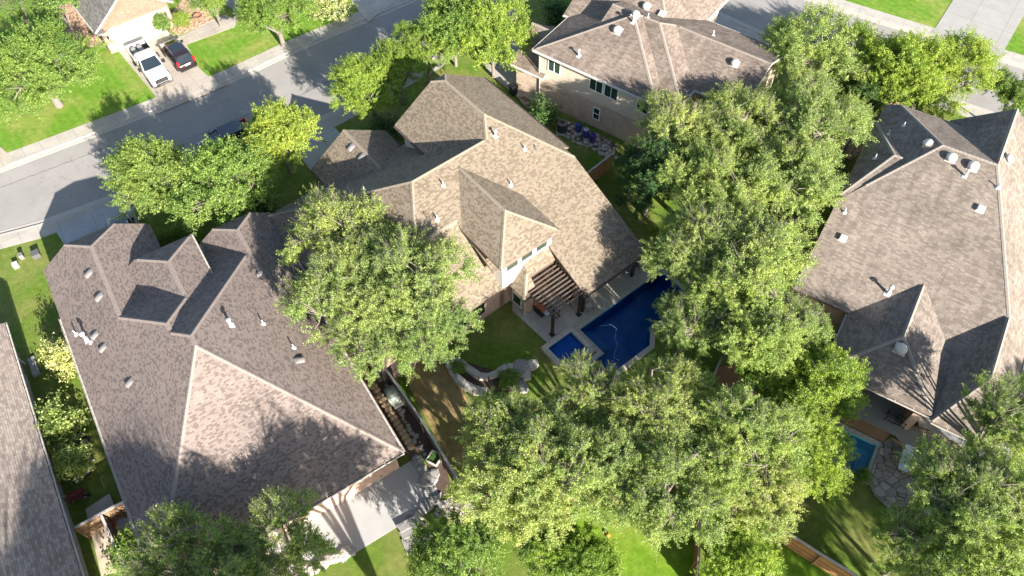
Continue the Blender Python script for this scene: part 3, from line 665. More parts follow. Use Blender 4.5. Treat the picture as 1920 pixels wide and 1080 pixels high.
pool('swimming_pool', poolB, wB, -1.5, 'deep blue swimming pool behind the tan roofed house', plB, (.40,.66,.85))
spaL_ = FB.poly([(-.45,-1.45), (-.45,1.4), (-3.0,1.4), (-3.0,-1.45)])
sp_ = pool('spa_pool', spaL_, None, .05, 'small square raised spa at the corner of the deep blue pool', plB, (.35,.6,.85), zt=.42, zw=.3, base=.33)
c0 = sp_.location; MB().prism([(p[0]-c0.x, p[1]-c0.y) for p in inset(spaL_, .03)], .0, .325, holes=([(p[0]-c0.x, p[1]-c0.y) for p in inset(spaL_, .36)],)).build('spa_wall', M['stone'], sp_)
plD = NT('pool_plaster_aqua'); v = plD.new('TexVoronoi', feature='DISTANCE_TO_EDGE'); v.inputs['Scale'].default_value = 2.2; plD.link(plD.world(), v.inputs['Vector'])
pD = pool('garden_pool', poolD, wD, -1.1, 'bright aqua pool with steps behind the right hand house', plD.fin((.18,.65,.75), .7), (.65,.92,.97))
c0 = pD.location
for k in range(2):
    L_ = FD.poly([(-4.2,-3.0+k*.75), (-4.2,-1.6), (-2.6,-1.6), (-2.6,-3.0+k*.75)]); MB().prism([(p[0]-c0.x, p[1]-c0.y) for p in L_], -1.1, -.75+k*.33).build('pool_step', plain('step_plaster', (.12,.25,.38), .7), pD)
for k in range(3):
    L_ = FB.poly([(-1.0,1.9), (-3.0,1.9), (-3.0,2.3+.35*(2-k)), (-1.0,2.3+.35*(2-k))]); cB = bpy.data.objects['swimming_pool'].location
    MB().prism([(p[0]-cB.x, p[1]-cB.y) for p in L_], -1.5, -1.15+k*.3).build('pool_step', plain('pool_step_plaster', (.06,.26,.40), .8, var=.3), bpy.data.objects['swimming_pool'])
# pool hose
cu = [(-1.6,3.2), (-2.0,3.9), (-2.5,4.0), (-3.0,3.3), (-3.5,3.1), (-4.1,2.2), (-4.6,2.3)]; hb = MB(); prev = None
for i in range(len(cu)-1):
    for t in range(5):
        q = FB.w3(cu[i][0]+(cu[i+1][0]-cu[i][0])*t/5, cu[i][1]+(cu[i+1][1]-cu[i][1])*t/5+.03*math.sin(i*2+t), -.085)
        if prev: hb.tube(prev, q, .011, n=6)
        prev = q
tag(hb.build('pool_hose', plain('pale_blue_hose', (.20,.38,.50), .5)), 'thin pale hose of a pool cleaner floating on the deep blue pool', 'hose')

# ------------------------------------------------------------------ pergola
pg = thing('pergola', FB.w3(0,0,0), R_(128), 'weathered wooden pergola over the patio of the tan roofed house', 'pergola')
LB = HB['L']
for u, v in ((0,0), (0.05,2.6), (1.5,4.0-.9)):
    m = MB(); m.box(-.09,.09,-.09,.09,0,2.9); m.box(-.17,.17,-.17,.17,0,.12); m.build('post', M['post'], pg, loc=LB(u, v, 0))
for v in (-.14, .14, 1.35, 2.46, 2.74): MB().box(-.55, 3.6, -.035, .035, 2.84, 3.08).build('beam', M['pergola'], pg, loc=LB(0, v, 0.0))
for k in range(11): MB().box(-.03, .03, -2.95, .35, 3.085, 3.2).build('rafter', M['pergola'], pg, loc=LB(-.15+k*.33, 0, 0))

# ------------------------------------------------------------------ vehicles
def paint(name, c, rough=.25, metal=.0): n = NT(name); m = n.fin(c, rough, .6); n.b.inputs['Coat Weight'].default_value = .7; n.b.inputs['Coat Roughness'].default_value = .08; n.b.inputs['Metallic'].default_value = metal; return m
carglass = glassmat('car_glass', (.012,.018,.022)); chrome = NT('chrome'); chrome = chrome.fin((.55,.55,.56), .2, .8); chrome.node_tree.nodes['Principled BSDF'].inputs['Metallic'].default_value = 1
red = plain('red_lamp', (.55,.01,.01), .25, var=.1, spec=.7); lampw = plain('lamp_glass', (.62,.62,.64), .15, spec=.8)
def sec(x, hw, z0, z1, sh=.0, n=4):
    """body cross-section at x: half width hw, from z0 to z1, shoulders pulled in by sh"""
    pts = []
    for s in (1, -1):
        prof = [(hw*.90, z0), (hw, z0+(z1-z0)*.25), (hw, z0+(z1-z0)*.6), (hw-sh*.5, z1-.07), (hw-sh-.05, z1-.015), (hw*.45, z1+.015)]
        prof = prof if s == 1 else prof[::-1]
        pts += [Vector((x, s*y, z)) for y, z in prof]
    return pts
def wheel(par, x, y, r=.36, rimm=None):
    o = bpy.data.objects.new('wheel', None); COL.objects.link(o); o.parent = par; o.location = (x, y, r)
    s = 1 if y > 0 else -1
    t = MB(); 
    prof = [(r*.62,-.11), (r*.95,-.12), (r,-.08), (r,.08), (r*.95,.12), (r*.62,.11)]
    t.lathe(prof, n=24); a = t.build('tyre', M['rubber'], o, merge=True); a.rotation_euler = (math.pi/2, 0, 0)
    m = MB(); m.lathe([(r*.62,-.07), (r*.6,.09), (r*.5,.06), (r*.15,.08), (.02,.085)], n=20)
    b = m.build('rim', rimm or chrome, o, merge=True); b.rotation_euler = (-s*math.pi/2, 0, 0)
def cabin(par, secs, body, glass_z=.06):
    """secs: (x, half width at belt, half width at roof, z belt, z roof)"""
    g = MB(); g.loft([[Vector((x, wb, zb)), Vector((x+dx, wr, zr-.05)), Vector((x+dx, wr-.08, zr)), Vector((x+dx, -wr+.08, zr)), Vector((x+dx, -wr, zr-.05)), Vector((x, -wb, zb))] for x, dx, wb, wr, zb, zr in secs])
    return g
def suv(name, loc, rz, label, col, roofglass=True, L=4.7, W=.93, H=1.66, group=None):
    t = thing(name, loc, rz, label, 'car', group)
    b = MB(); k = L/4.7
    st = [(-2.34,.70,.42,.80,.0), (-2.28,.86,.30,.98,.04), (-2.0,.92,.24,1.05,.05), (-1.2,W,.22,1.06,.05), (0,W,.22,1.04,.05), (.9,W,.22,1.02,.05), (1.35,.92,.24,1.0,.07), (1.9,.88,.26,.92,.10), (2.2,.80,.30,.82,.12), (2.34,.62,.38,.68,.1)]
    b.loft([sec(x*k, hw, z0, z1, sh) for x, hw, z0, z1, sh in st]); b.build('body', col, t, smooth=True)
    cb = cabin(t, [(-2.22*k,.45,.80,.60,.98,H-.12), (-2.1*k,.42,.84,.66,1.02,H-.05), (-1.2*k,0,.86,.70,1.03,H), (0,0,.86,.70,1.02,H+.01), (.5*k,-.15,.85,.68,1.01,H-.03), (1.25*k,-.78,.80,.62,.99,H-.1)], col)
    cb.build('cabin_glass', carglass, t, merge=True)
    r = MB(); r.loft([[Vector((x*k, s*w_, z)) for s, w_, z in ((1,w2,zz-.03), (1,w2-.07,zz+.022), (-1,w2-.07,zz+.022), (-1,w2,zz-.03))] for x, w2, zz in ((-1.80,.62,H-.075), (-1.2,.71,H), (0,.71,H+.01), (.38,.68,H-.03))]); r.build('roof_panel', col, t, merge=True)
    if roofglass: MB().box(-.75, .2, -.5, .5, H+.012, H+.042).build('sunroof', carglass, t)
    p = MB()
    for s in (1, -1):
        for xa, xb, ya, yb, za, zb in ((1.2,.42,.81,.70,1.0,H-.05), (-.1,-.12,.87,.72,1.02,H), (-1.15,-1.2,.87,.72,1.02,H), (-2.1,-1.72,.83,.66,1.0,H-.06)):
            MB().tube((xa*k, s*ya, za), (xb*k, s*yb, zb), .045, n=6).build('pillar', col, t)
    ra = MB()
    for s in (1, -1): ra.tube((-1.6*k, s*.66, H+.03), (.25*k, s*.66, H+.05), .02, n=6)
    ra.build('roof_rail', chrome, t)
    for s in (1, -1):
        MB().box(-2.30*k, -2.02*k, s*.78-.09, s*.78+.09, .88, 1.3).build('tail_light', red, t, bevel=.03)
        MB().box(2.0*k, 2.27*k, s*.62-.16, s*.62+.16, .68, .82).build('headlight', lampw, t, bevel=.03)
        MB().box(-.1, .12, -.12, .12, -.07, .08).build('mirror', col, t, loc=(.95*k, s*1.02, 1.08), bevel=.03)
        for x in (-1.4, 1.42): wheel(t, x*k, s*.84)
    MB().box(-2.38*k, -2.30*k, -.26, .26, .82, .95).build('number_plate', M['white'], t)
    MB().box(-2.42*k, -2.2*k, -.8, .8, .36, .52).build('rear_bumper', M['rubber'], t, bevel=.04)
    return t
suv('parked_suv', P(338,112,0), R_(128), 'dark maroon SUV parked on the driveway beside the white pickup, red tail lights facing out', paint('maroon_paint', (.016,.009,.009)))
suv('parked_car', P(428,271,-.1), R_(214), 'dark grey car parked at the near kerb half under the street trees', paint('graphite_paint', (.03,.032,.04)), False, L=4.6, H=1.5)
suv('parked_suv', FA.w3(25.6, 5.6, .02), R_(122), 'black car on the driveway in front of the brown roofed house, mostly behind its roof', paint('black_paint', (.012,.012,.014)), False, L=4.8, H=1.75)
# white pickup
T = thing('pickup_truck', P(287,133,0), R_(-54), 'white crew cab pickup truck with two pale tanks in its open bed, on the driveway', 'pickup truck')
wp = paint('white_paint_car', (.44,.44,.44)); b = MB()
st = [(.75,.97,.42,1.22,.05), (1.3,.98,.40,1.24,.06), (1.9,.98,.42,1.24,.10), (2.6,.96,.45,1.20,.14), (2.95,.90,.5,1.1,.12), (3.05,.80,.55,1.0,.1)]
b.loft([sec(*q) for q in [(-.70,1.0,.42,1.22,.05), (0,1.0,.42,1.22,.05)]+st]); b.build('body', wp, T, smooth=True)
cabin(T, [(-.71,.1,.95,.76,1.2,1.9), (-.55,0,.95,.78,1.2,1.93), (.3,0,.95,.78,1.2,1.93), (.6,-.1,.93,.76,1.2,1.9), (1.42,-.7,.88,.72,1.18,1.84)], wp).build('cabin_glass', carglass, T, merge=True)
r = MB(); r.loft([[Vector((x, s*w_, z)) for s, w_, z in ((1,.81,zz-.06), (1,.70,zz+.03), (-1,.70,zz+.03), (-1,.81,zz-.06))] for x, zz in ((-.67,1.9), (-.45,1.94), (.3,1.94), (.62,1.89))]); r.build('roof_panel', wp, T, merge=True)
p = MB()
for s in (1, -1):
    for xa, xb, ya, yb in ((1.38,.68,.90,.74), (.0,.0,.96,.79), (-.66,-.6,.95,.78)): MB().tube((xa, s*ya, 1.18), (xb, s*yb, 1.88), .055, n=6).build('pillar', wp, T)
bd = MB()
for s in (1, -1): bd.box(-3.2, -.74, s*.93-.06, s*.93+.06, .5, 1.32)
bd.box(-3.26, -3.18, -.95, .95, .5, 1.30); bd.build('bed_side', wp, T, bevel=.02)
MB().box(-3.17, -.74, -.86, .86, .72, .78).build('bed_floor', M['rubber'], T)
bl = MB()
for s in (1, -1): bl.box(-3.18, -.74, s*.85-.012, s*.85+.012, .78, 1.33)
bl.box(-.80, -.74, -.84, .84, .78, 1.38); bl.build('bed_liner', M['rubber'], T)
for y in (-.5, .12):
    tk = MB(); tk.lathe([(.02,-.62), (.2,-.6), (.27,-.5), (.27,.42), (.2,.56), (.02,.6)], n=18); o = tk.build('storage_tank', plain('pale_tank', (.30,.31,.30), .6, var=.15), T, smooth=True, loc=(-2.25, y, 1.06)); o.rotation_euler = (0, math.pi/2, 0)
for s in (1, -1):
    for x in (-2.05, 2.1): wheel(T, x, s*.86, .41)
    MB().box(-.1,.1,-.14,.14,-.12,.16).build('mirror', M['black'], T, loc=(1.05, s*1.12, 1.3), bevel=.03)
    MB().box(2.8, 3.04, s*.76-.14, s*.76+.14, .85, 1.05).build('headlight', lampw, T, bevel=.02)
    MB().box(-3.275, -3.2, s*.86-.08, s*.86+.08, .85, 1.2).build('tail_light', red, T)
g = MB(); g.box(3.0, 3.09, -.58, .58, .7, 1.06); g.build('grille', M['rubber'], T); g = MB()
for z in (.74, .83, .92, 1.01): g.box(3.085, 3.12, -.6, .6, z, z+.035)
g.build('grille_bars', chrome, T); MB().box(2.9, 3.22, -.93, .93, .45, .66).build('front_bumper', chrome, T, bevel=.05); MB().box(-3.4, -3.22, -.9, .9, .45, .62).build('rear_bumper', chrome, T, bevel=.04)
for s in (1, -1):
    for x in (-.1, .78): MB().box(x-.012, x+.012, s*.985-.012, s*.985+.012, .5, 1.18).build('door_seam', M['black'], T)
    MB().box(-.3, -.15, s*.99-.02, s*.99+.03, 1.0, 1.04).build('door_handle', M['black'], T)
    for x in (-2.05, 2.1):
        o = MB().lathe([(.40,-.02), (.49,-.02), (.49,.02), (.40,.02)], n=20).build('wheel_arch', M['rubber'], T, loc=(x, s*.985, .43), merge=True); o.rotation_euler = (math.pi/2, 0, 0)
MB().box(1.3, 1.42, -.7, .7, 1.2, 1.255).build('cowl', M['black'], T)

# ------------------------------------------------------------------ trees
def crown_mesh(name, seed, R, hz, nclump, twigs, leaves, ls, droop=.0, spiky=.5, flat=.75):
    rg = np.random.default_rng(seed)
    # clump centres on the shells of several uneven boughs round a core
    nb = 8 if R > 3 else 5; ang = np.linspace(0, 2*np.pi, nb, endpoint=False)+rg.uniform(-.35, .35, nb); rr = rg.uniform(.42, .66, nb)
    bc = np.stack([np.cos(ang)*rr, np.sin(ang)*rr, rg.uniform(-.35, .3, nb)], 1); bc = np.vstack([bc, [[rg.uniform(-.2,.2), rg.uniform(-.2,.2), .32], [0, 0, -.1]]])
    br = np.append(rg.uniform(.26, .44, nb), [.46, .40]); pr = br**2/np.sum(br**2)
    k = rg.choice(len(br), nclump, p=pr); d = rg.normal(size=(nclump, 3)); d /= np.linalg.norm(d, axis=1)[:, None]; d[:, 2] = np.where(d[:, 2] < -.4, -d[:, 2], d[:, 2])
    c = (bc[k]+d*(br[k]*rg.uniform(.4, 1.05, nclump)**.5)[:, None])*R*.95; c[:, 2] *= hz/R
    V = []; tw = []
    ax = rg.normal(size=(len(c), twigs, 3)); ax /= np.linalg.norm(ax, axis=2)[..., None]
    rd = c/np.maximum(np.linalg.norm(c, axis=1), .1)[:, None]*.6+d*.6
    dirs = ax*.75+rd[:, None, :]*spiky+np.array([0, 0, .25-droop]); dirs /= np.linalg.norm(dirs, axis=2)[..., None]
    Ln = rg.uniform(.35, 1.45, (len(c), twigs))*(.6+.07*R)
    base = c[:, None, :]+rg.normal(size=(len(c), twigs, 3))*.12
    tip = base+dirs*Ln[..., None]
    t = rg.uniform(.12, 1.0, (len(c), twigs, leaves))**.8
    pos = base[:, :, None, :]+(tip-base)[:, :, None, :]*t[..., None]
    pos = pos+rg.normal(size=pos.shape)*.085*(1.25-t[..., None]*.6)
    pos = pos.reshape(-1, 3); n = len(pos)
    nn = rg.normal(size=(n, 3)); nn[:, 2] = np.abs(nn[:, 2])+.35; nn += np.repeat(rd, twigs*leaves, 0)*.35; nn /= np.linalg.norm(nn, axis=1)[:, None]
    a1 = np.cross(nn, rg.normal(size=(n, 3))); a1 /= np.linalg.norm(a1, axis=1)[:, None]; b1 = np.cross(nn, a1)
    s = rg.uniform(.6, 1.35, n)[:, None]*ls
    q = np.stack([pos-a1*s, pos+b1*s*.55+nn*s*.12, pos+a1*s, pos-b1*s*.55+nn*s*.12], 1).reshape(-1, 3)
    me = bpy.data.meshes.new(name); me.vertices.add(n*4); me.vertices.foreach_set('co', q.astype('f').ravel())
    me.loops.add(n*4); me.loops.foreach_set('vertex_index', np.arange(n*4, dtype='i')); me.polygons.add(n)
    me.polygons.foreach_set('loop_start', np.arange(0, n*4, 4, dtype='i')); me.polygons.foreach_set('loop_total', np.full(n, 4, 'i')); me.update()
    return me, c, base, tip
def wood_mesh(name, seed, c, base, tip, R, zc, r0, twig_every=1):
    rg = random.Random(seed); m = MB(); fork = Vector((0, 0, -zc*.62)); m.tube((0, 0, -zc), fork, r0, r0*.8, 9)
    limbs = []
    k = 6
    for i in range(k):
        a_ = 2*math.pi*i/k+rg.uniform(-.3, .3); e = Vector((math.cos(a_)*R*.5, math.sin(a_)*R*.5, rg.uniform(-.15, .25)*R)); mid = fork.lerp(e, .5)+Vector((rg.uniform(-.3,.3), rg.uniform(-.3,.3), .1*R))
        m.tube(fork, mid, r0*.55, r0*.38, 6); m.tube(mid, e, r0*.38, r0*.2, 6); limbs += [mid, e, mid.lerp(e, .5)]
    for j in range(0, len(c)):
        cc = Vector(c[j]); b = min(limbs, key=lambda q: (q-cc).length); mid = b.lerp(cc, .55)+Vector((rg.uniform(-.25,.25), rg.uniform(-.25,.25), rg.uniform(-.1,.2)))
        m.tube(b, mid, r0*.1, .025, 3, False); m.tube(mid, cc, .025, .014, 3, False)
        for w_ in range(0, base.shape[1], twig_every): m.tube(base[j, w_], base[j, w_]*.25+tip[j, w_]*.75, .007, .003, 3, False)
    me = bpy.data.meshes.new(name); me.from_pydata(m.v, [], m.f); me.materials.append(M['bark']); return me
VAR = {}
def variant(kind, seed):
    key = (kind, seed)
    if key in VAR: return VAR[key]
    R, hz, nc, tw, lv, ls, zc, r0, sp = {'oak': (4.2,2.7,165,10,62,.047,4.6,.26,.8), 'bigoak': (5.4,3.1,255,10,62,.048,5.6,.33,.8), 'round': (3.4,2.9,165,9,60,.050,3.9,.15,.6), 'small': (2.2,2.2,70,7,18,.10,3.0,.09,.6), 'shrub': (1.0,.85,46,7,20,.06,.75,.04,.3), 'tall': (2.0,3.4,110,8,18,.10,4.4,.12,.3)}[kind]
    me, c, b, t = crown_mesh(kind+'_crown', seed, R, hz, nc, tw, lv, ls, spiky=sp)
    wm = wood_mesh(kind+'_wood', seed, c, b, t, R, zc, r0, 2)
    VAR[key] = (me, wm, zc, R); return VAR[key]
CM = {}
def plant(name, cat, x, y, hc, R, kind, seed, mat, label, group=None):
    """crown centre at height hc over the ground point, crown radius R"""
    me, wm, zc, R0 = variant(kind, seed); s = R/R0
    k = (me.name, mat.name)
    if k not in CM: m2 = me.copy(); m2.materials.clear(); m2.materials.append(mat); CM[k] = m2
    p = P(x, y, hc); t = thing(name, (p.x, p.y, 0), (x*7.13+y*3.1) % 6.28, label, cat, group)
    for nm, mesh in (('crown', CM[k]), ('trunk', wm)):
        o = bpy.data.objects.new(nm, mesh); COL.objects.link(o); o.parent = t
        o.scale = (s, s, s); o.location = (0, 0, hc)
        if nm == 'trunk': o.scale = (s, s, hc/zc)
    return t
O, G, Y, D_, W_ = M['leafO'], M['leafG'], M['leafY'], M['leafD'], M['leafW']
TREES = [
 (70,135,3.8,6.2,'bigoak',1,G,'broad bright green tree on the lawn at the far left edge, below the mulch bed'),
 (28,10,4.2,2.4,'oak',2,G,'thin tree with pale trunk in the extreme top left corner'),
 (108,8,4.0,2.0,'small',3,G,'small pale barked tree standing in the mulch bed left of the salmon brick house'),
 (512,22,3.8,3.9,'oak',4,G,'tree on the striped lawn at the top, right of the mulch bed and walkway'),
 (392,-12,3.6,3.0,'oak',2,G,'tree in the stone edged mulch bed by the white garage door'),
 (298,332,3.4,3.8,'round',5,G,'leftmost of the three street trees in front of the brown roofed house'),
 (425,345,3.6,4.6,'round',6,G,'dense mid green tree, middle one of the three in front of the brown roofed house'),
 (520,262,3.8,3.6,'round',7,Y,'rightmost of the three street trees, beside the near driveway'),
 (690,165,3.9,3.7,'oak',8,Y,'loose yellow green tree over the lawn left of the tan roof peak'),
 (745,128,3.9,3.0,'oak',10,Y,'yellow green tree filling the gap between its two neighbours by the street'),
 (797,95,3.9,3.3,'oak',4,Y,'light yellow green tree between the street and the tan roof peak'),
 (848,45,4.6,3.9,'round',9,G,'left half of the pair of tall trees at the top centre'),
 (922,62,4.8,3.9,'round',5,Y,'right half of the pair of tall trees beside the cream house'),
 (632,440,6.4,3.8,'oak',10,O,'grey green live oak between the brown roof and the tan garage roof'),
 (760,520,6.6,4.7,'bigoak',11,O,'big live oak leaning over the lower left of the tan roof'),
 (640,560,6.2,4.0,'oak',12,O,'live oak overlapping the right side of the brown roof'),
 (800,610,5.6,3.4,'oak',10,O,'live oak hanging over the shaded back lawn by the brick wall'),
 (700,640,5.4,3.0,'oak',2,O,'live oak above the row of clay edging stones'),
 (1275,245,6.0,4.0,'bigoak',1,O,'live oak covering the corner of the cream house, above the blue barrels'),
 (1405,235,6.0,4.3,'bigoak',11,O,'live oak in front of the right part of the cream house roof'),
 (1512,98,5.0,4.7,'oak',4,O,'loose tree reaching over the right hand street at the top'),
 (1530,235,6.2,4.3,'oak',12,O,'live oak just left of the dark slope of the right hand house'),
 (1745,140,5.0,5.3,'bigoak',13,Y,'dense bright green round tree between the right street and the grey roof peak'),
 (1655,135,4.6,4.4,'round',5,Y,'green tree left of the dense round tree along the right street'),
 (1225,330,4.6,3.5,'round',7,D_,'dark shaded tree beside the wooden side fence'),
 (1350,350,6.2,4.6,'bigoak',11,O,'pale live oak in the middle of the large grove, right of the tan roof'),
 (1482,330,6.0,4.2,'oak',10,O,'live oak at the grove edge touching the grey roof'),
 (1312,465,6.0,3.9,'bigoak',1,O,'live oak overhanging the far end of the deep blue pool'),
 (1408,480,6.4,4.2,'oak',12,O,'live oak against the left eave of the grey roofed house'),
 (1395,590,6.0,4.3,'bigoak',13,O,'live oak in the heart of the grove between the two pools'),
 (1292,600,5.0,2.7,'oak',4,O,'lower live oak spreading over the pool water'),
 (1492,610,5.4,2.7,'oak',8,O,'live oak beside the dark covered corner of the grey roofed house'),
 (1420,668,3.9,2.5,'round',9,Y,'small bright yellow green tree above the terracotta soil'),
 (1530,735,4.4,3.1,'round',5,Y,'yellow green tree left of the aqua pool'),
 (1500,850,4.4,3.3,'oak',8,Y,'yellow green tree over the lower corner of the aqua pool'),
 (1098,752,5.4,3.0,'bigoak',11,O,'live oak reaching up in front of the raised spa'),
 (1245,760,5.8,3.6,'bigoak',1,O,'live oak below the deep blue pool'),
 (950,815,5.2,3.1,'oak',12,O,'live oak on the left of the lower grove, beside the dry lawn'),
 (975,900,5.2,4.0,'oak',10,O,'live oak above the river rock bed'),
 (1080,860,6.0,4.0,'bigoak',13,O,'large live oak in the centre of the lower grove'),
 (1250,910,6.0,4.0,'bigoak',11,O,'large live oak above the corner of the wooden fences'),
 (1385,830,6.0,4.1,'bigoak',1,O,'large live oak right of the terracotta soil'),
 (1400,915,5.2,3.0,'oak',2,O,'live oak overhanging the long wooden fence'),
 (1400,1065,3.4,2.8,'round',7,Y,'bright blurred green tree at the bottom beside the upright fence'),
 (1075,1060,3.0,2.6,'round',5,Y,'bright green low tree at the bottom centre'),
 (1815,935,6.2,3.7,'bigoak',11,O,'live oak over the flagstone terrace of the right hand house'),
 (1893,790,6.2,2.8,'oak',12,O,'live oak over the lower right eave of the grey roof'),
 (1860,1000,6.2,4.2,'bigoak',13,O,'live oak in the bottom right corner'),
 (1720,1035,4.6,2.4,'oak',4,O,'smaller live oak at the bottom by the shaded lawn'),
 (330,1050,5.6,3.0,'oak',10,O,'live oak at the bottom edge over the left corner of the brown roof'),
 (522,1022,5.2,2.9,'oak',4,O,'live oak at the bottom over the pale patio slab'),
 (430,1090,5.4,3.2,'oak',8,O,'live oak cut by the bottom edge between two other oaks'),
 (860,1040,3.6,2.9,'round',6,G,'green tree at the bottom beside the river rock bed'),
 (1905,180,3.6,2.6,'round',9,G,'small tree at the right edge above the grey roof'),
 (1030,1010,3.0,2.4,'oak',8,O,'thin oak at the bottom between the rock bed and the bright tree'),
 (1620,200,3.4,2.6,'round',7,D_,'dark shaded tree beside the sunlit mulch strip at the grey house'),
]
def off_tree(X, Y, hc, R, kd, sd_, lb):
    t = plant('live_oak_tree', 'tree', 960, 540, hc, R, kd, sd_, O, lb, None); t.location = (X, Y, 0)
for q in ((-3,3.0,10,4.3,'bigoak',1,'tall live oak just below the frame, shading the back slope of the brown roof'), (-10,1.5,10,4.5,'bigoak',11,'tall live oak below the frame left of the first'),
          (-17,-2,9.5,4.2,'bigoak',13,'tall live oak below the frame shading the light brown roof'),
          (33,3,7.5,5,'bigoak',11,'live oak below the frame shading the lawn behind the aqua pool'), (40,9,7,4.8,'bigoak',1,'live oak beyond the lower right corner'), (26,1,7,4.4,'oak',12,'live oak below the frame beside the long fence'), (37,-2,8.5,5,'bigoak',13,'tall live oak below the frame behind the other two on the right'), (30.5,5.5,6,4,'oak',4,'live oak just below the frame near the lower right corner')): off_tree(*q)
for x, y, hc, R, kd, sd_, mt, lb in TREES: plant('live_oak_tree' if mt is O else 'shade_tree', 'tree', x, y, hc, R, kd, sd_, mt, lb)
# sunlit low understorey shrubs
for x, y, hc, R, mt, lb in (
 (617,14,1.0,1.9,W_,'round pale yellow green shrub at the end of the striped lawn'),
 (122,672,1.2,1.3,W_,'pale yellow shrub against the left eave of the brown roofed house'),
 (112,805,1.0,1.5,O,'larger feathery shrub beside the light brown roof'),
 (136,866,.9,1.2,O,'smaller feathery shrub below the sunken tub'),
 (1019,220,1.2,1.35,D_,'dark green bush beside the air conditioner'),
 (322,440,.5,.6,G,'clipped round bush on the left by the front door of the brown roofed house'),
 (344,437,.5,.55,G,'clipped round bush in the middle by the front door'),
 (300,448,.5,.5,G,'small clipped bush nearest the second gable'),
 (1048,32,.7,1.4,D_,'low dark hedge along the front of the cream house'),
 (340,38,.6,.8,Y,'yellow green shrub in the mulch bed beside the garage'),
 (832,980,.4,.35,Y,'small yellow green plant in the river rock bed'),
 (245,1035,.9,1.2,G,'bright green shrub at the bottom beside the pale slab'),
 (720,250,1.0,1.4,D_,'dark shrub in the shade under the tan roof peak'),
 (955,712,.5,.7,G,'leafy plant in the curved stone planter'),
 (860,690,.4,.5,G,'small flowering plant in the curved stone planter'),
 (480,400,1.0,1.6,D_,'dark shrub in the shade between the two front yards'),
 (1450,770,1.0,1.5,Y,'sunlit shrub under the grove beside a white boulder'),
 (1618,893,.4,.5,G,'strappy plant at the corner of the aqua pool')): plant('garden_shrub', 'shrub', x, y, hc, R, 'shrub', 21 if R > 1 else 22, mt, lb)

# ------------------------------------------------------------------ fences
wood = woodmat('fence_wood', (.30,.195,.115)); woodO = woodmat('fence_wood_orange', (.44,.23,.10)); woodG = woodmat('fence_wood_grey', (.22,.17,.14)); railm = plain('weathered_cap', (.42,.37,.33), .85, var=.3)
def fence(px, h, mat, label, posts=2.4, cap=True, hpx=None):
    pts = [P(x, y, h if hpx is None else hpx) for x, y in px]; o = pts[0].copy(); o.z = 0
    t = thing('wooden_fence', o, 0, label, 'fence')
    for i in range(len(pts)-1):
        p, q = pts[i]-o, pts[i+1]-o; p.z = q.z = 0; d = (q-p); ln = d.length; d.normalize(); n_ = Vector((-d.y, d.x, 0)); m = MB()
        k = int(ln/.14)
        for j in range(k):
            a_ = p+d*(j*.14); b2 = p+d*(j*.14+.132); hh = h+.015*math.sin(j*12.9)
            c = [a_-n_*.012, b2-n_*.012, b2+n_*.012, a_+n_*.012]
            m.prism([(v_.x, v_.y) for v_ in c], .03, hh)
        for idx in range(len(m.uv)): m.uv[idx] = (m.uv[idx][0], m.uv[idx][1])
        m.build('picket_panel', mat, t)
        r = MB()
        for z in (.4, h*.5, h-.3):
            c = [p-n_*.05, q-n_*.05, q-n_*.014, p-n_*.014]; r.prism([(v_.x, v_.y) for v_ in c], z, z+.09)
        r.build('rail', mat, t)
        if cap: c = [p-n_*.075, q-n_*.075, q+n_*.075, p+n_*.075]; MB().prism([(v_.x, v_.y) for v_ in c], h+.02, h+.06).build('cap_rail', railm, t)
        for j in range(int(ln/posts)+1): c = p+d*min(ln, j*posts); MB().box(-.05,.05,-.05,.05,0,h).build('post', mat, t, loc=c-n_*.1)
    return t
fence([(722,690), (792,790), (862,905)], 1.8, woodG, 'dark wooden fence between the brown roofed house and the dry lawn')
fence([(1097,328), (1150,287)], 1.8, wood, 'sunlit wooden fence between the tan house and the blue barrels')
fence([(1228,862), (1312,900), (1410,962), (1470,995), (1540,1040), (1640,1100)], 1.8, woodO, 'long orange wooden fence running to the bottom edge behind the shaded lawn')
fence([(1316,902), (1308,1100)], 1.8, woodO, 'orange wooden fence seen edge on going straight down to the bottom edge')
fence([(141,990), (186,965)], 1.8, wood, 'short wooden fence panel beside the light brown roofed house')
fence([(186,965), (214,950), (240,938)], 1.8, wood, 'short wooden fence panel touching the eave of the brown roofed house')
fence([(190,966), (232,1062)], 1.8, woodG, 'dark wooden fence running down from the two short panels')
fence([(1575,262), (1592,290)] if 0 else [(1566,300), (1628,208)], 1.6, woodG, 'dark wooden fence in the shade beside the grey roofed house')
fence([(1335,715), (1352,672)], 1.2, woodG, 'short low fence in the gap of the grove by the terracotta soil')

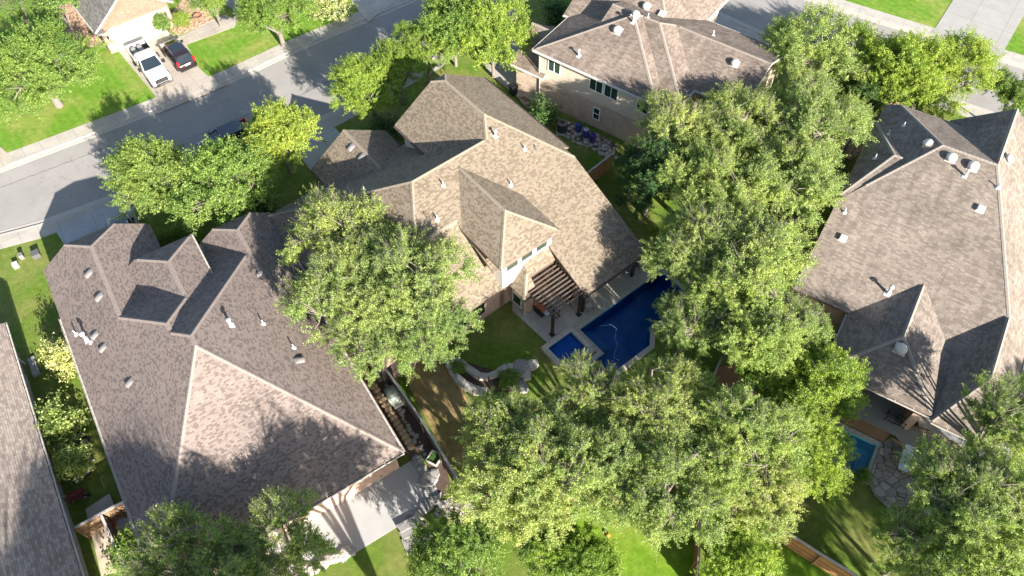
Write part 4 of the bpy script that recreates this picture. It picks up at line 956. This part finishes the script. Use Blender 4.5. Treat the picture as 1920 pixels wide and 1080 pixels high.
# ------------------------------------------------------------------ stones, planters, edging
def rock(mb, c, s, seed, flat=.6):
    rg = random.Random(seed); n = 7; rings = []; ja = [rg.uniform(.62, 1.2) for _ in range(n)]
    for k, (rr, z) in enumerate(((.9,0), (1,.45), (.86,.85), (.55,1.0))):
        rings.append([Vector((c[0]+s*rr*math.cos(2*math.pi*i/n)*ja[i]*rg.uniform(.9,1.08), c[1]+s*rr*math.sin(2*math.pi*i/n)*ja[i]*rg.uniform(.9,1.08), c[2]+s*flat*z*rg.uniform(.9,1.1))) for i in range(n)])
    mb.loft(rings)
def wall_px(pts, width, h, name, mat, label, cat):
    L = [P(x, y, h) for x, y in pts]; m = MB(); rg = random.Random(3)
    for i in range(len(L)-1):
        p, q = L[i], L[i+1]; d = (q-p); ln = d.length; k = max(1, int(ln/.42)); d.normalize(); n_ = Vector((-d.y, d.x, 0))
        for j in range(k):
            a_ = p+d*(ln*j/k+.01); b2 = p+d*(ln*(j+1)/k-.01); w2 = width/2*rg.uniform(.85,1.12); hh = h*rg.uniform(.9,1.08)
            c = [a_-n_*w2, b2-n_*w2*rg.uniform(.9,1.1), b2+n_*w2, a_+n_*w2*rg.uniform(.9,1.1)]; m.prism([(v_.x, v_.y) for v_ in c], 0, hh)
    o = m.build(name, mat); return tag(o, label, cat)
wall_px([(838,672), (846,692), (856,706), (872,720), (888,728), (912,732)], .5, .5, 'stone_wall', M['stone'], 'lower curved limestone wall of the dark planter bed', 'stone wall')
wall_px([(842,670), (862,676), (880,690), (898,703), (915,704), (935,696), (950,686), (962,686)], .42, .5, 'stone_wall', M['stone'], 'upper curved limestone wall between the planter bed and the shaded lawn', 'stone wall')
for i, (x, y, s, lb) in enumerate(((972,687,.75,'large grey boulder at the end of the curved planter wall'), (985,700,.6,'pale boulder below the largest boulder near the spa'), (962,712,.55,'flat boulder on the lower side of the planter'), (998,684,.6,'grey boulder nearest the spa'), (978,722,.6,'tan boulder under the oak leaves by the planter'), (1438,728,.8,'white boulder in the sunlit gap of the grove'), (1470,735,.4,'small stone by the sunlit gap of the grove'))):
    m = MB(); c = P(x, y, .3); rock(m, (0,0,0), s, i); tag(m.build('boulder', M['stone'] if i % 2 else M['stoneD'], loc=(c.x, c.y, 0), merge=True), lb, 'boulder', 'garden boulders')
# clay edging domes along the right eave of house A
em = MB(); em.lathe([(.23,0), (.27,.15), (.26,.32), (.20,.38), (.05,.41)], n=14); clay = plain('clay_paver', (.44,.31,.20), .9, var=.3, sc=3)
src = None
for i in range(19):
    x = 668+(764-668)*i/18; y = 684+(838-684)*i/18; c = P(x+6, y-4, .4)
    if src is None: src = em.build('clay_planter', clay, merge=True); o = src
    else: o = src.copy(); COL.objects.link(o)
    o.location = (c.x, c.y, 0); tag(o, 'round clay block in the row along the eave of the brown roofed house', 'clay block', 'clay blocks in a row beside the brown roof')
m = MB(); rg = random.Random(8)
for i in range(46):
    t_ = i/45; x = 690+(800-690)*t_+rg.uniform(-4,4); y = 668+(858-668)*t_+rg.uniform(-3,3); c = P(x, y, .1); rock(m, (c.x, c.y, 0), rg.uniform(.1,.24), i)
tag(m.build('rubble_edging', M['stone']), 'line of loose pale rubble beside the clay blocks', 'rubble', kind='stuff')
m = MB()
for i in range(60):
    t_ = i/59; x, y = ((560+(735-560)*t_, 1076+(999-1076)*t_) if i < 34 else (830-rg.uniform(0,95), 1040-rg.uniform(0,60)))
    c = P(x+rg.uniform(-5,5), y+rg.uniform(-4,4), .1)
    if i < 34 : rock(m, (c.x, c.y, 0), rg.uniform(.18,.36), i, .8)
tag(m.build('stone_border', M['stone']), 'rough limestone border along the lower side of the pale patio slab', 'stone border', kind='stuff')
st = thing('stone_steps', P(770,1000,0), 0, 'rough stone steps going down from the pale patio slab', 'steps'); bs = P(770,1000,0)
for (pl, z) in (([(742,985), (778,966), (788,978), (752,998)], .30), ([(748,998), (790,976), (798,990), (756,1012)], .20), ([(752,1012), (796,990), (803,1010), (775,1034), (758,1028)], .10)):
    m = MB().prism([tuple((P(x, y, z)-bs)[:2]) for x, y in pl], 0, z); m.build('step', M['stoneD'], st)
m = MB()
for i, (x, y, s) in enumerate(((782,862,.5), (790,880,.45), (800,900,.6), (812,890,.45), (806,915,.4), (818,935,.45), (800,948,.5), (785,962,.45), (770,975,.4), (792,990,.35), (800,1008,.3), (792,1022,.3), (780,1036,.3), (765,1032,.25), (826,944,.3), (845,1000,.2), (832,1003,.2), (815,1000,.22), (858,1010,.22), (866,1022,.2))):
    c = P(x, y, .1); rock(m, (c.x, c.y, 0), s, i+50, .45)
tag(m.build('rockery', M['stoneD']), 'grey rockery round the right end of the pale patio slab', 'rockery', kind='stuff')
m = MB()
for i in range(420):
    x, y = rg.uniform(822,900), rg.uniform(935,1010)
    if (x-862)**2/38**2+(y-972)**2/38**2 < 1: c = P(x, y, .05); rock(m, (c.x, c.y, .02), rg.uniform(.06,.13), i+90, .6)
tag(m.build('river_rock', plain('pale_river_rock', (.42,.37,.33), .9, var=.4, sc=5)), 'loose river rock filling the round bed', 'river rock', kind='stuff')
m = MB()
for i in range(70):
    t_ = rg.random(); x = 1052+(1150-1052)*t_+rg.uniform(-6,6); y = 246+(290-246)*t_+rg.uniform(-9,7); c = P(x, y, .05); rock(m, (c.x, c.y, 0), rg.uniform(.1,.3), i+600, .4)
tag(m.build('rock_edging', M['stone']), 'flat rubble stones below the blue barrels', 'rubble', kind='stuff')
m = MB()
for i, (x, y) in enumerate(((152,816), (158,828), (160,840), (166,850), (168,862), (168,874), (163,884), (152,892), (144,898))): c = P(x, y, .15); rock(m, (c.x, c.y, 0), .26, i+700, .9)
tag(m.build('stone_edging', M['stone']), 'curved edging of rounded stones round the two feathery shrubs', 'stone edging', kind='stuff')

# ------------------------------------------------------------------ small objects
def lath(name, prof, mat, px, label, cat, h=0, group=None, n=20):
    c = P(*px, h); return tag(MB().lathe(prof, n=n).build(name, mat, loc=(c.x, c.y, 0), merge=True), label, cat, group)
t = thing('air_conditioner', P(1054,246,0), 0, 'round dark air conditioner unit on a pale pad by the cream house', 'air conditioner')
MB().box(-.55,.55,-.55,.55,0,.08).build('pad', M['coping'], t); MB().lathe([(.42,.08), (.44,.12), (.44,.92), (.42,.95)], n=20).build('casing', plain('ac_dark', (.03,.045,.055), .5), t, merge=True)
MB().lathe([(.44,.93), (.46,.97), (.44,1.02), (.33,1.03)], n=20).build('top_ring', plain('ac_ring', (.16,.14,.13), .5), t, merge=True); m = MB()
for k in range(5): a_ = k*2*math.pi/5; m.box(.03,.30,-.05,.05,1.032,1.045, Matrix.Rotation(a_, 4, 'Z'))
m.build('fan', M['black'], t)
blu = plain('blue_plastic', (.03,.045,.20), .4, var=.15)
for i, (x, y, lb, mt) in enumerate(((1084,247,'blue plastic barrel nearest the air conditioner', blu), (1098,257,'middle blue barrel of three, with a pale lid', plain('blue_plastic_b', (.035,.06,.22), .4)), (1110,266,'purple blue barrel, rightmost of the three', plain('violet_plastic', (.035,.03,.15), .4)))):
    t = thing('rain_barrel', P(x,y,0), 0, lb, 'barrel', 'barrels along the brick wall')
    MB().lathe([(.24,0), (.28,.05), (.295,.3), (.285,.33), (.295,.36), (.30,.62), (.285,.66), (.27,.85), (.24,.9)], n=20).build('drum', mt, t, smooth=True)
    MB().lathe([(.235,.895), (.235,.915), (.03,.92)], n=20).build('lid', plain('pale_lid', (.35,.37,.45), .4) if i == 1 else mt, t, merge=True); MB().lathe([(.04,.91), (.04,.96)], c=(.1,.08,0), n=10).build('bung', mt, t)
t = thing('rubbish_bin', P(963,177,0), R_(30), 'black wheeled bin standing on the driveway against the cream house', 'bin')
MB().loft([[Vector((sx*a_, sy*b_v, z)) for sx, sy in ((-1,-1),(1,-1),(1,1),(-1,1))] for a_, b_v, z in ((.24,.26,.08), (.30,.34,1.0))]).build('body', M['black'], t, merge=True)
MB().box(-.33,.33,-.37,.37,1.0,1.06).build('lid', M['black'], t, bevel=.02)
for s in (-1,1): o = MB().lathe([(.1,-.03), (.1,.03)], n=14).build('wheel', M['rubber'], t, loc=(s*.25, .3, .1)); o.rotation_euler = (0, math.pi/2, 0)
# utility boxes
for x, y, wd, ht, mt, lb in ((32,500,.35,.35,M['white'],'white utility box on the lawn by the left sidewalk'), (43,484,.3,.45,M['ventS'],'grey utility pedestal beside the white utility box'), (70,480,.55,.4,plain('dark_utility', (.09,.09,.09), .5),'dark utility box nearest the shaded driveway')):
    t = thing('utility_box', P(x,y,0), R_(32), lb, 'utility box'); MB().box(-wd/2,wd/2,-wd/2,wd/2,0,ht).build('body', mt, t, bevel=.03); MB().box(-wd/2-.02,wd/2+.02,-wd/2-.02,wd/2+.02,ht,ht+.04).build('lid', mt, t)
# potted plant by garage
t = thing('potted_plant', P(313,66,0), 0, 'leafy plant in a white pot at the right end of the garage door', 'potted plant')
MB().lathe([(.16,0), (.25,.35), (.27,.4), (.22,.4)], n=16).build('pot', M['white'], t, merge=True)
me, wm, zc, R0 = variant('shrub', 22); m2 = me.copy(); m2.materials.append(G); o = bpy.data.objects.new('foliage', m2); COL.objects.link(o); o.parent = t; o.location = (0,0,1.25); o.scale = (.8,.8,1.1)
o = bpy.data.objects.new('stem', wm); COL.objects.link(o); o.parent = t; o.location = (0,0,1.25); o.scale = (.6,.6,1.2)
lath('fire_bowl', [(.15,0), (.42,.2), (.46,.28), (.4,.28), (.12,.12)], plain('clay_bowl', (.22,.11,.07), .8), (372,33), 'brown round clay bowl in the mulch bed beside the walkway', 'bowl')
lath('flower_pot', [(.12,0), (.2,.3), (.22,.34), (.17,.34)], plain('brown_pot', (.20,.10,.06), .8), (320,61), 'brown flower pot beside the white potted plant', 'flower pot')
# A patio fire pit pot, bucket, covered cart, tub
lath('round_grill', [(.12,0), (.2,.25), (.26,.4), (.2,.55), (.05,.6)], M['black'], (714,892), 'small black round object on the pale patio slab', 'grill')
lath('orange_bucket', [(.15,0), (.2,.42), (.21,.45), (.17,.44), (.14,.1)], plain('orange_plastic', (.75,.13,.04), .4), (215,990), 'orange bucket by the short wooden fence', 'bucket')
t = thing('covered_cart', P(740,745,0), R_(118), 'rounded grey green covered cart on the dark side yard', 'cart'); cv = plain('grey_green_cover', (.30,.34,.29), .7, var=.12)
MB().loft([[Vector((x, s*w2, z)) for s, w2, z in ((1,hw,.15),(1,hw,zz*.8),(1,hw*.7,zz),(-1,hw*.7,zz),(-1,hw,zz*.8),(-1,hw,.15))] for x, hw, zz in ((-.75,.32,.4), (-.6,.5,.62), (0,.55,.72), (.55,.5,.66), (.7,.45,.5))]).build('cover', cv, t, smooth=True)
MB().box(-.95,-.7,-.38,.38,.2,.42).build('front_panel', M['gutW'], t, bevel=.05)
for s in (-1,1): o = MB().lathe([(.15,-.04), (.15,.04)], n=14).build('wheel', M['rubber'], t, loc=(.3, s*.5, .15)); o.rotation_euler = (math.pi/2,0,0)
t = thing('garden_tub', P(125,838,0), 0, 'blue grey oval tub between the two feathery shrubs', 'tub')
MB().lathe([(.5,0), (.65,.3), (.68,.34), (.58,.34), (.5,.12)], n=24).build('shell', plain('tub_blue', (.12,.19,.22), .5), t, merge=True)
t = thing('green_planter_frame', P(815,862,0), R_(60), 'dark green crate in the corner of the dark side yard', 'crate'); m = MB()
for a4 in ((-.4,-.36,-.4,.4), (.36,.4,-.4,.4), (-.36,.36,-.4,-.36), (-.36,.36,.36,.4)): m.box(*a4, 0, .4)
m.build('frame', M['gutW'], t); MB().box(-.35,.35,-.35,.35,0,.25).build('filling', D_, t)
t = thing('wheelbarrow', P(150,935,0), R_(20), 'dark red wheelbarrow against the wall of the light brown roofed house', 'wheelbarrow'); rdk = plain('dark_red', (.16,.03,.025), .5)
MB().loft([[Vector((sx*a_, sy*b2, z)) for sx, sy in ((-1,-1),(1,-1),(1,1),(-1,1))] for a_, b2, z in ((.3,.18,.3), (.5,.34,.6), (.46,.30,.58), (.28,.16,.34))]).build('tray', rdk, t, merge=True)
m = MB(); [m.tube((.5,s*.12,.2), (-.95,s*.28,.55), .022) for s in (1,-1)]; [m.tube((-.3,s*.2,.4), (-.35,s*.22,0), .02) for s in (1,-1)]; m.build('handles', plain('pale_handle', (.5,.42,.32), .7), t)
o = MB().lathe([(.18,-.04), (.18,.04)], n=16).build('wheel', M['rubber'], t, loc=(.55,0,.18)); o.rotation_euler = (math.pi/2,0,0)
lath('satellite_dish', [(.03,0), (.03,.35), (.25,.4), (.3,.46)], M['vent'], (708,704), 'small round white object by the rubble line', 'dish')
# patio furniture B
def chair(name, px, rz, label, seatm, lounge=False, group=None, base=None):
    c = base if base else P(*px, .4); t = thing(name, (c.x, c.y, 0), rz, label, 'chair', group); L_ = 1.2 if lounge else .52
    f = MB()
    for sx in (-.28, .28):
        for sy in (-L_/2, L_/2): f.tube((sx, sy, 0), (sx, sy, .4), .02)
        f.tube((sx, -L_/2, .4), (sx, L_/2, .4), .022); f.tube((sx, -L_/2, .62), (sx, L_/2*.6, .62), .022); f.tube((sx, L_/2*.6, .4), (sx, L_/2*.6, .62), .02); f.tube((sx, -L_/2, .4), (sx, -L_/2-.22, .98), .022)
    f.tube((-.28, -L_/2-.22, .98), (.28, -L_/2-.22, .98), .022); f.build('frame', M['black'], t)
    MB().box(-.27,.27,-L_/2,L_/2,.40,.46).build('seat', seatm, t, bevel=.015)
    o = MB().box(-.27,.27,-.03,.03,0,.58).build('backrest', seatm, t, bevel=.015); o.location = (0,-L_/2-.02,.42); o.rotation_euler = (.36,0,0)
    return t
cream = plain('cream_cushion', (.52,.48,.42), .9); dkc = plain('charcoal_cushion', (.09,.09,.10), .9); slate = plain('slate_cushion', (.20,.21,.22), .9)
chair('patio_chair', (1041,584), R_(-20), 'cream patio chair beside the grill, behind the first pergola post', cream)
chair('patio_chair', (1104,575), R_(-60), 'cream striped patio chair by the corner of the tan roof', cream)
chair('lounge_chair', (1165,508), R_(100), 'charcoal lounge chair under the tan roof edge by the pool', slate, True)
chair('patio_chair', (1190,497), R_(200), 'dark patio chair beside the charcoal lounge chair', dkc)
chair('patio_chair', (1060,552), R_(60), 'pale cushioned chair seen through the pergola rafters', slate)
t = thing('patio_table', P(1148,523,0) if 0 else FB.w3(1.6,1.5,0), R_(38), 'small low table under the pergola', 'table'); MB().lathe([(.45,.42), (.46,.46), (.02,.47)], n=20).build('table_top', slate, t, merge=True); MB().tube((0,0,0),(0,0,.43),.04).build('pedestal', M['black'], t)
t = thing('barbecue_grill', P(1014,587,0), R_(-47), 'stainless barbecue grill with a rust brown lid at the corner of the patio', 'grill'); rust = plain('rust_brown_lid', (.32,.09,.035), .45, var=.2)
MB().box(-.42,.42,-.28,.28,.12,.82).build('cabinet', M['black'], t, bevel=.02); MB().loft([[Vector((x, y, z)) for y, z in ((-.28,.82),(-.26,1.0),(-.1,1.13),(.12,1.13),(.28,.98),(.28,.82))] for x in (-.42,.42)]).build('lid', rust, t, merge=True)
steel = plain('brushed_steel', (.42,.46,.55), .3, metal=.6); MB().box(.43,.85,-.26,.26,.80,.85).build('side_shelf', steel, t); MB().box(-.80,-.43,-.26,.26,.80,.85).build('side_shelf', steel, t); MB().tube((-.35,-.33,.95),(.35,-.33,.95),.02).build('lid_handle', chrome, t)
for sx in (-.36,.36):
    for sy in (-.22,.22): MB().tube((sx,sy,0),(sx,sy,.12),.035).build('caster', M['rubber'], t)
# D patio
t = thing('outdoor_bar', P(1755,815,0), R_(-33), 'curved stone outdoor bar with a pale counter top on the right hand patio', 'bar')
def stad(a_, r, n=12): return [(a_+r*math.cos(q), r*math.sin(q)) for q in [-math.pi/2+math.pi*i/n for i in range(n+1)]]+[(-a_+r*math.cos(q), r*math.sin(q)) for q in [math.pi/2+math.pi*i/n for i in range(n+1)]]
MB().prism(stad(1.0,.42), 0, .98).build('base', gravel('bar_stone', (.32,.27,.22), (.5,.44,.36), 4), t); MB().prism(stad(1.05,.55), .985, 1.05).build('counter_top', plain('pale_counter', (.42,.43,.44), .4, var=.1), t)
t = thing('round_cushion_chair', P(1663,744,0), 0, 'round cream papasan chair under the eave of the right hand house', 'chair'); MB().lathe([(.25,.0),(.3,.25),(.5,.42),(.55,.5),(.45,.5),(.1,.34)], n=22).build('cushion', cream, t, smooth=True); MB().lathe([(.32,0),(.30,.22),(.26,.22)], n=16).build('base', M['black'], t)
t = thing('metal_stand', P(1675,792,0), R_(57), 'black metal frame stand beside the brick column', 'stand'); m = MB()
for sx in (-.25,.25):
    for sy in (-.6,0,.6): m.tube((sx,sy,0),(sx,sy,.75),.025)
    m.tube((sx,-.6,.75),(sx,.6,.75),.025); m.tube((sx,-.6,.35),(sx,.6,.35),.025)
for sy in (-.6,0,.6): m.tube((-.25,sy,.75),(.25,sy,.75),.025)
tag(m.build('frame', M['black'], t))
t = thing('pool_lounger', P(1694,866,.35), R_(60), 'pale blue grey lounger on the steps beside the aqua pool', 'sun lounger'); MB().box(-.8,.35,-.3,.3,.3,.36).build('seat', plain('pale_sling', (.42,.48,.50), .8), t, bevel=.02); o = MB().box(0,.65,-.3,.3,0,.05).build('backrest', plain('pale_sling_b', (.42,.48,.50), .8), t); o.location = (.35,0,.33); o.rotation_euler = (0,-.6,0); m = MB(); [m.tube((sx,sy,0),(sx,sy,.3),.025) for sx in (-.7,.3) for sy in (-.26,.26)]; m.build('leg', M['black'], t)
t = thing('terrace_table', P(1738,958,0), R_(20), 'grey square table under the oak on the flagstone terrace', 'table'); MB().box(-.6,.6,-.45,.45,.70,.75).build('table_top', plain('grey_top', (.32,.31,.32), .6), t, bevel=.02); [MB().tube((sx,sy,0),(sx,sy,.7),.03).build('leg', M['black'], t) for sx in (-.5,.5) for sy in (-.36,.36)]
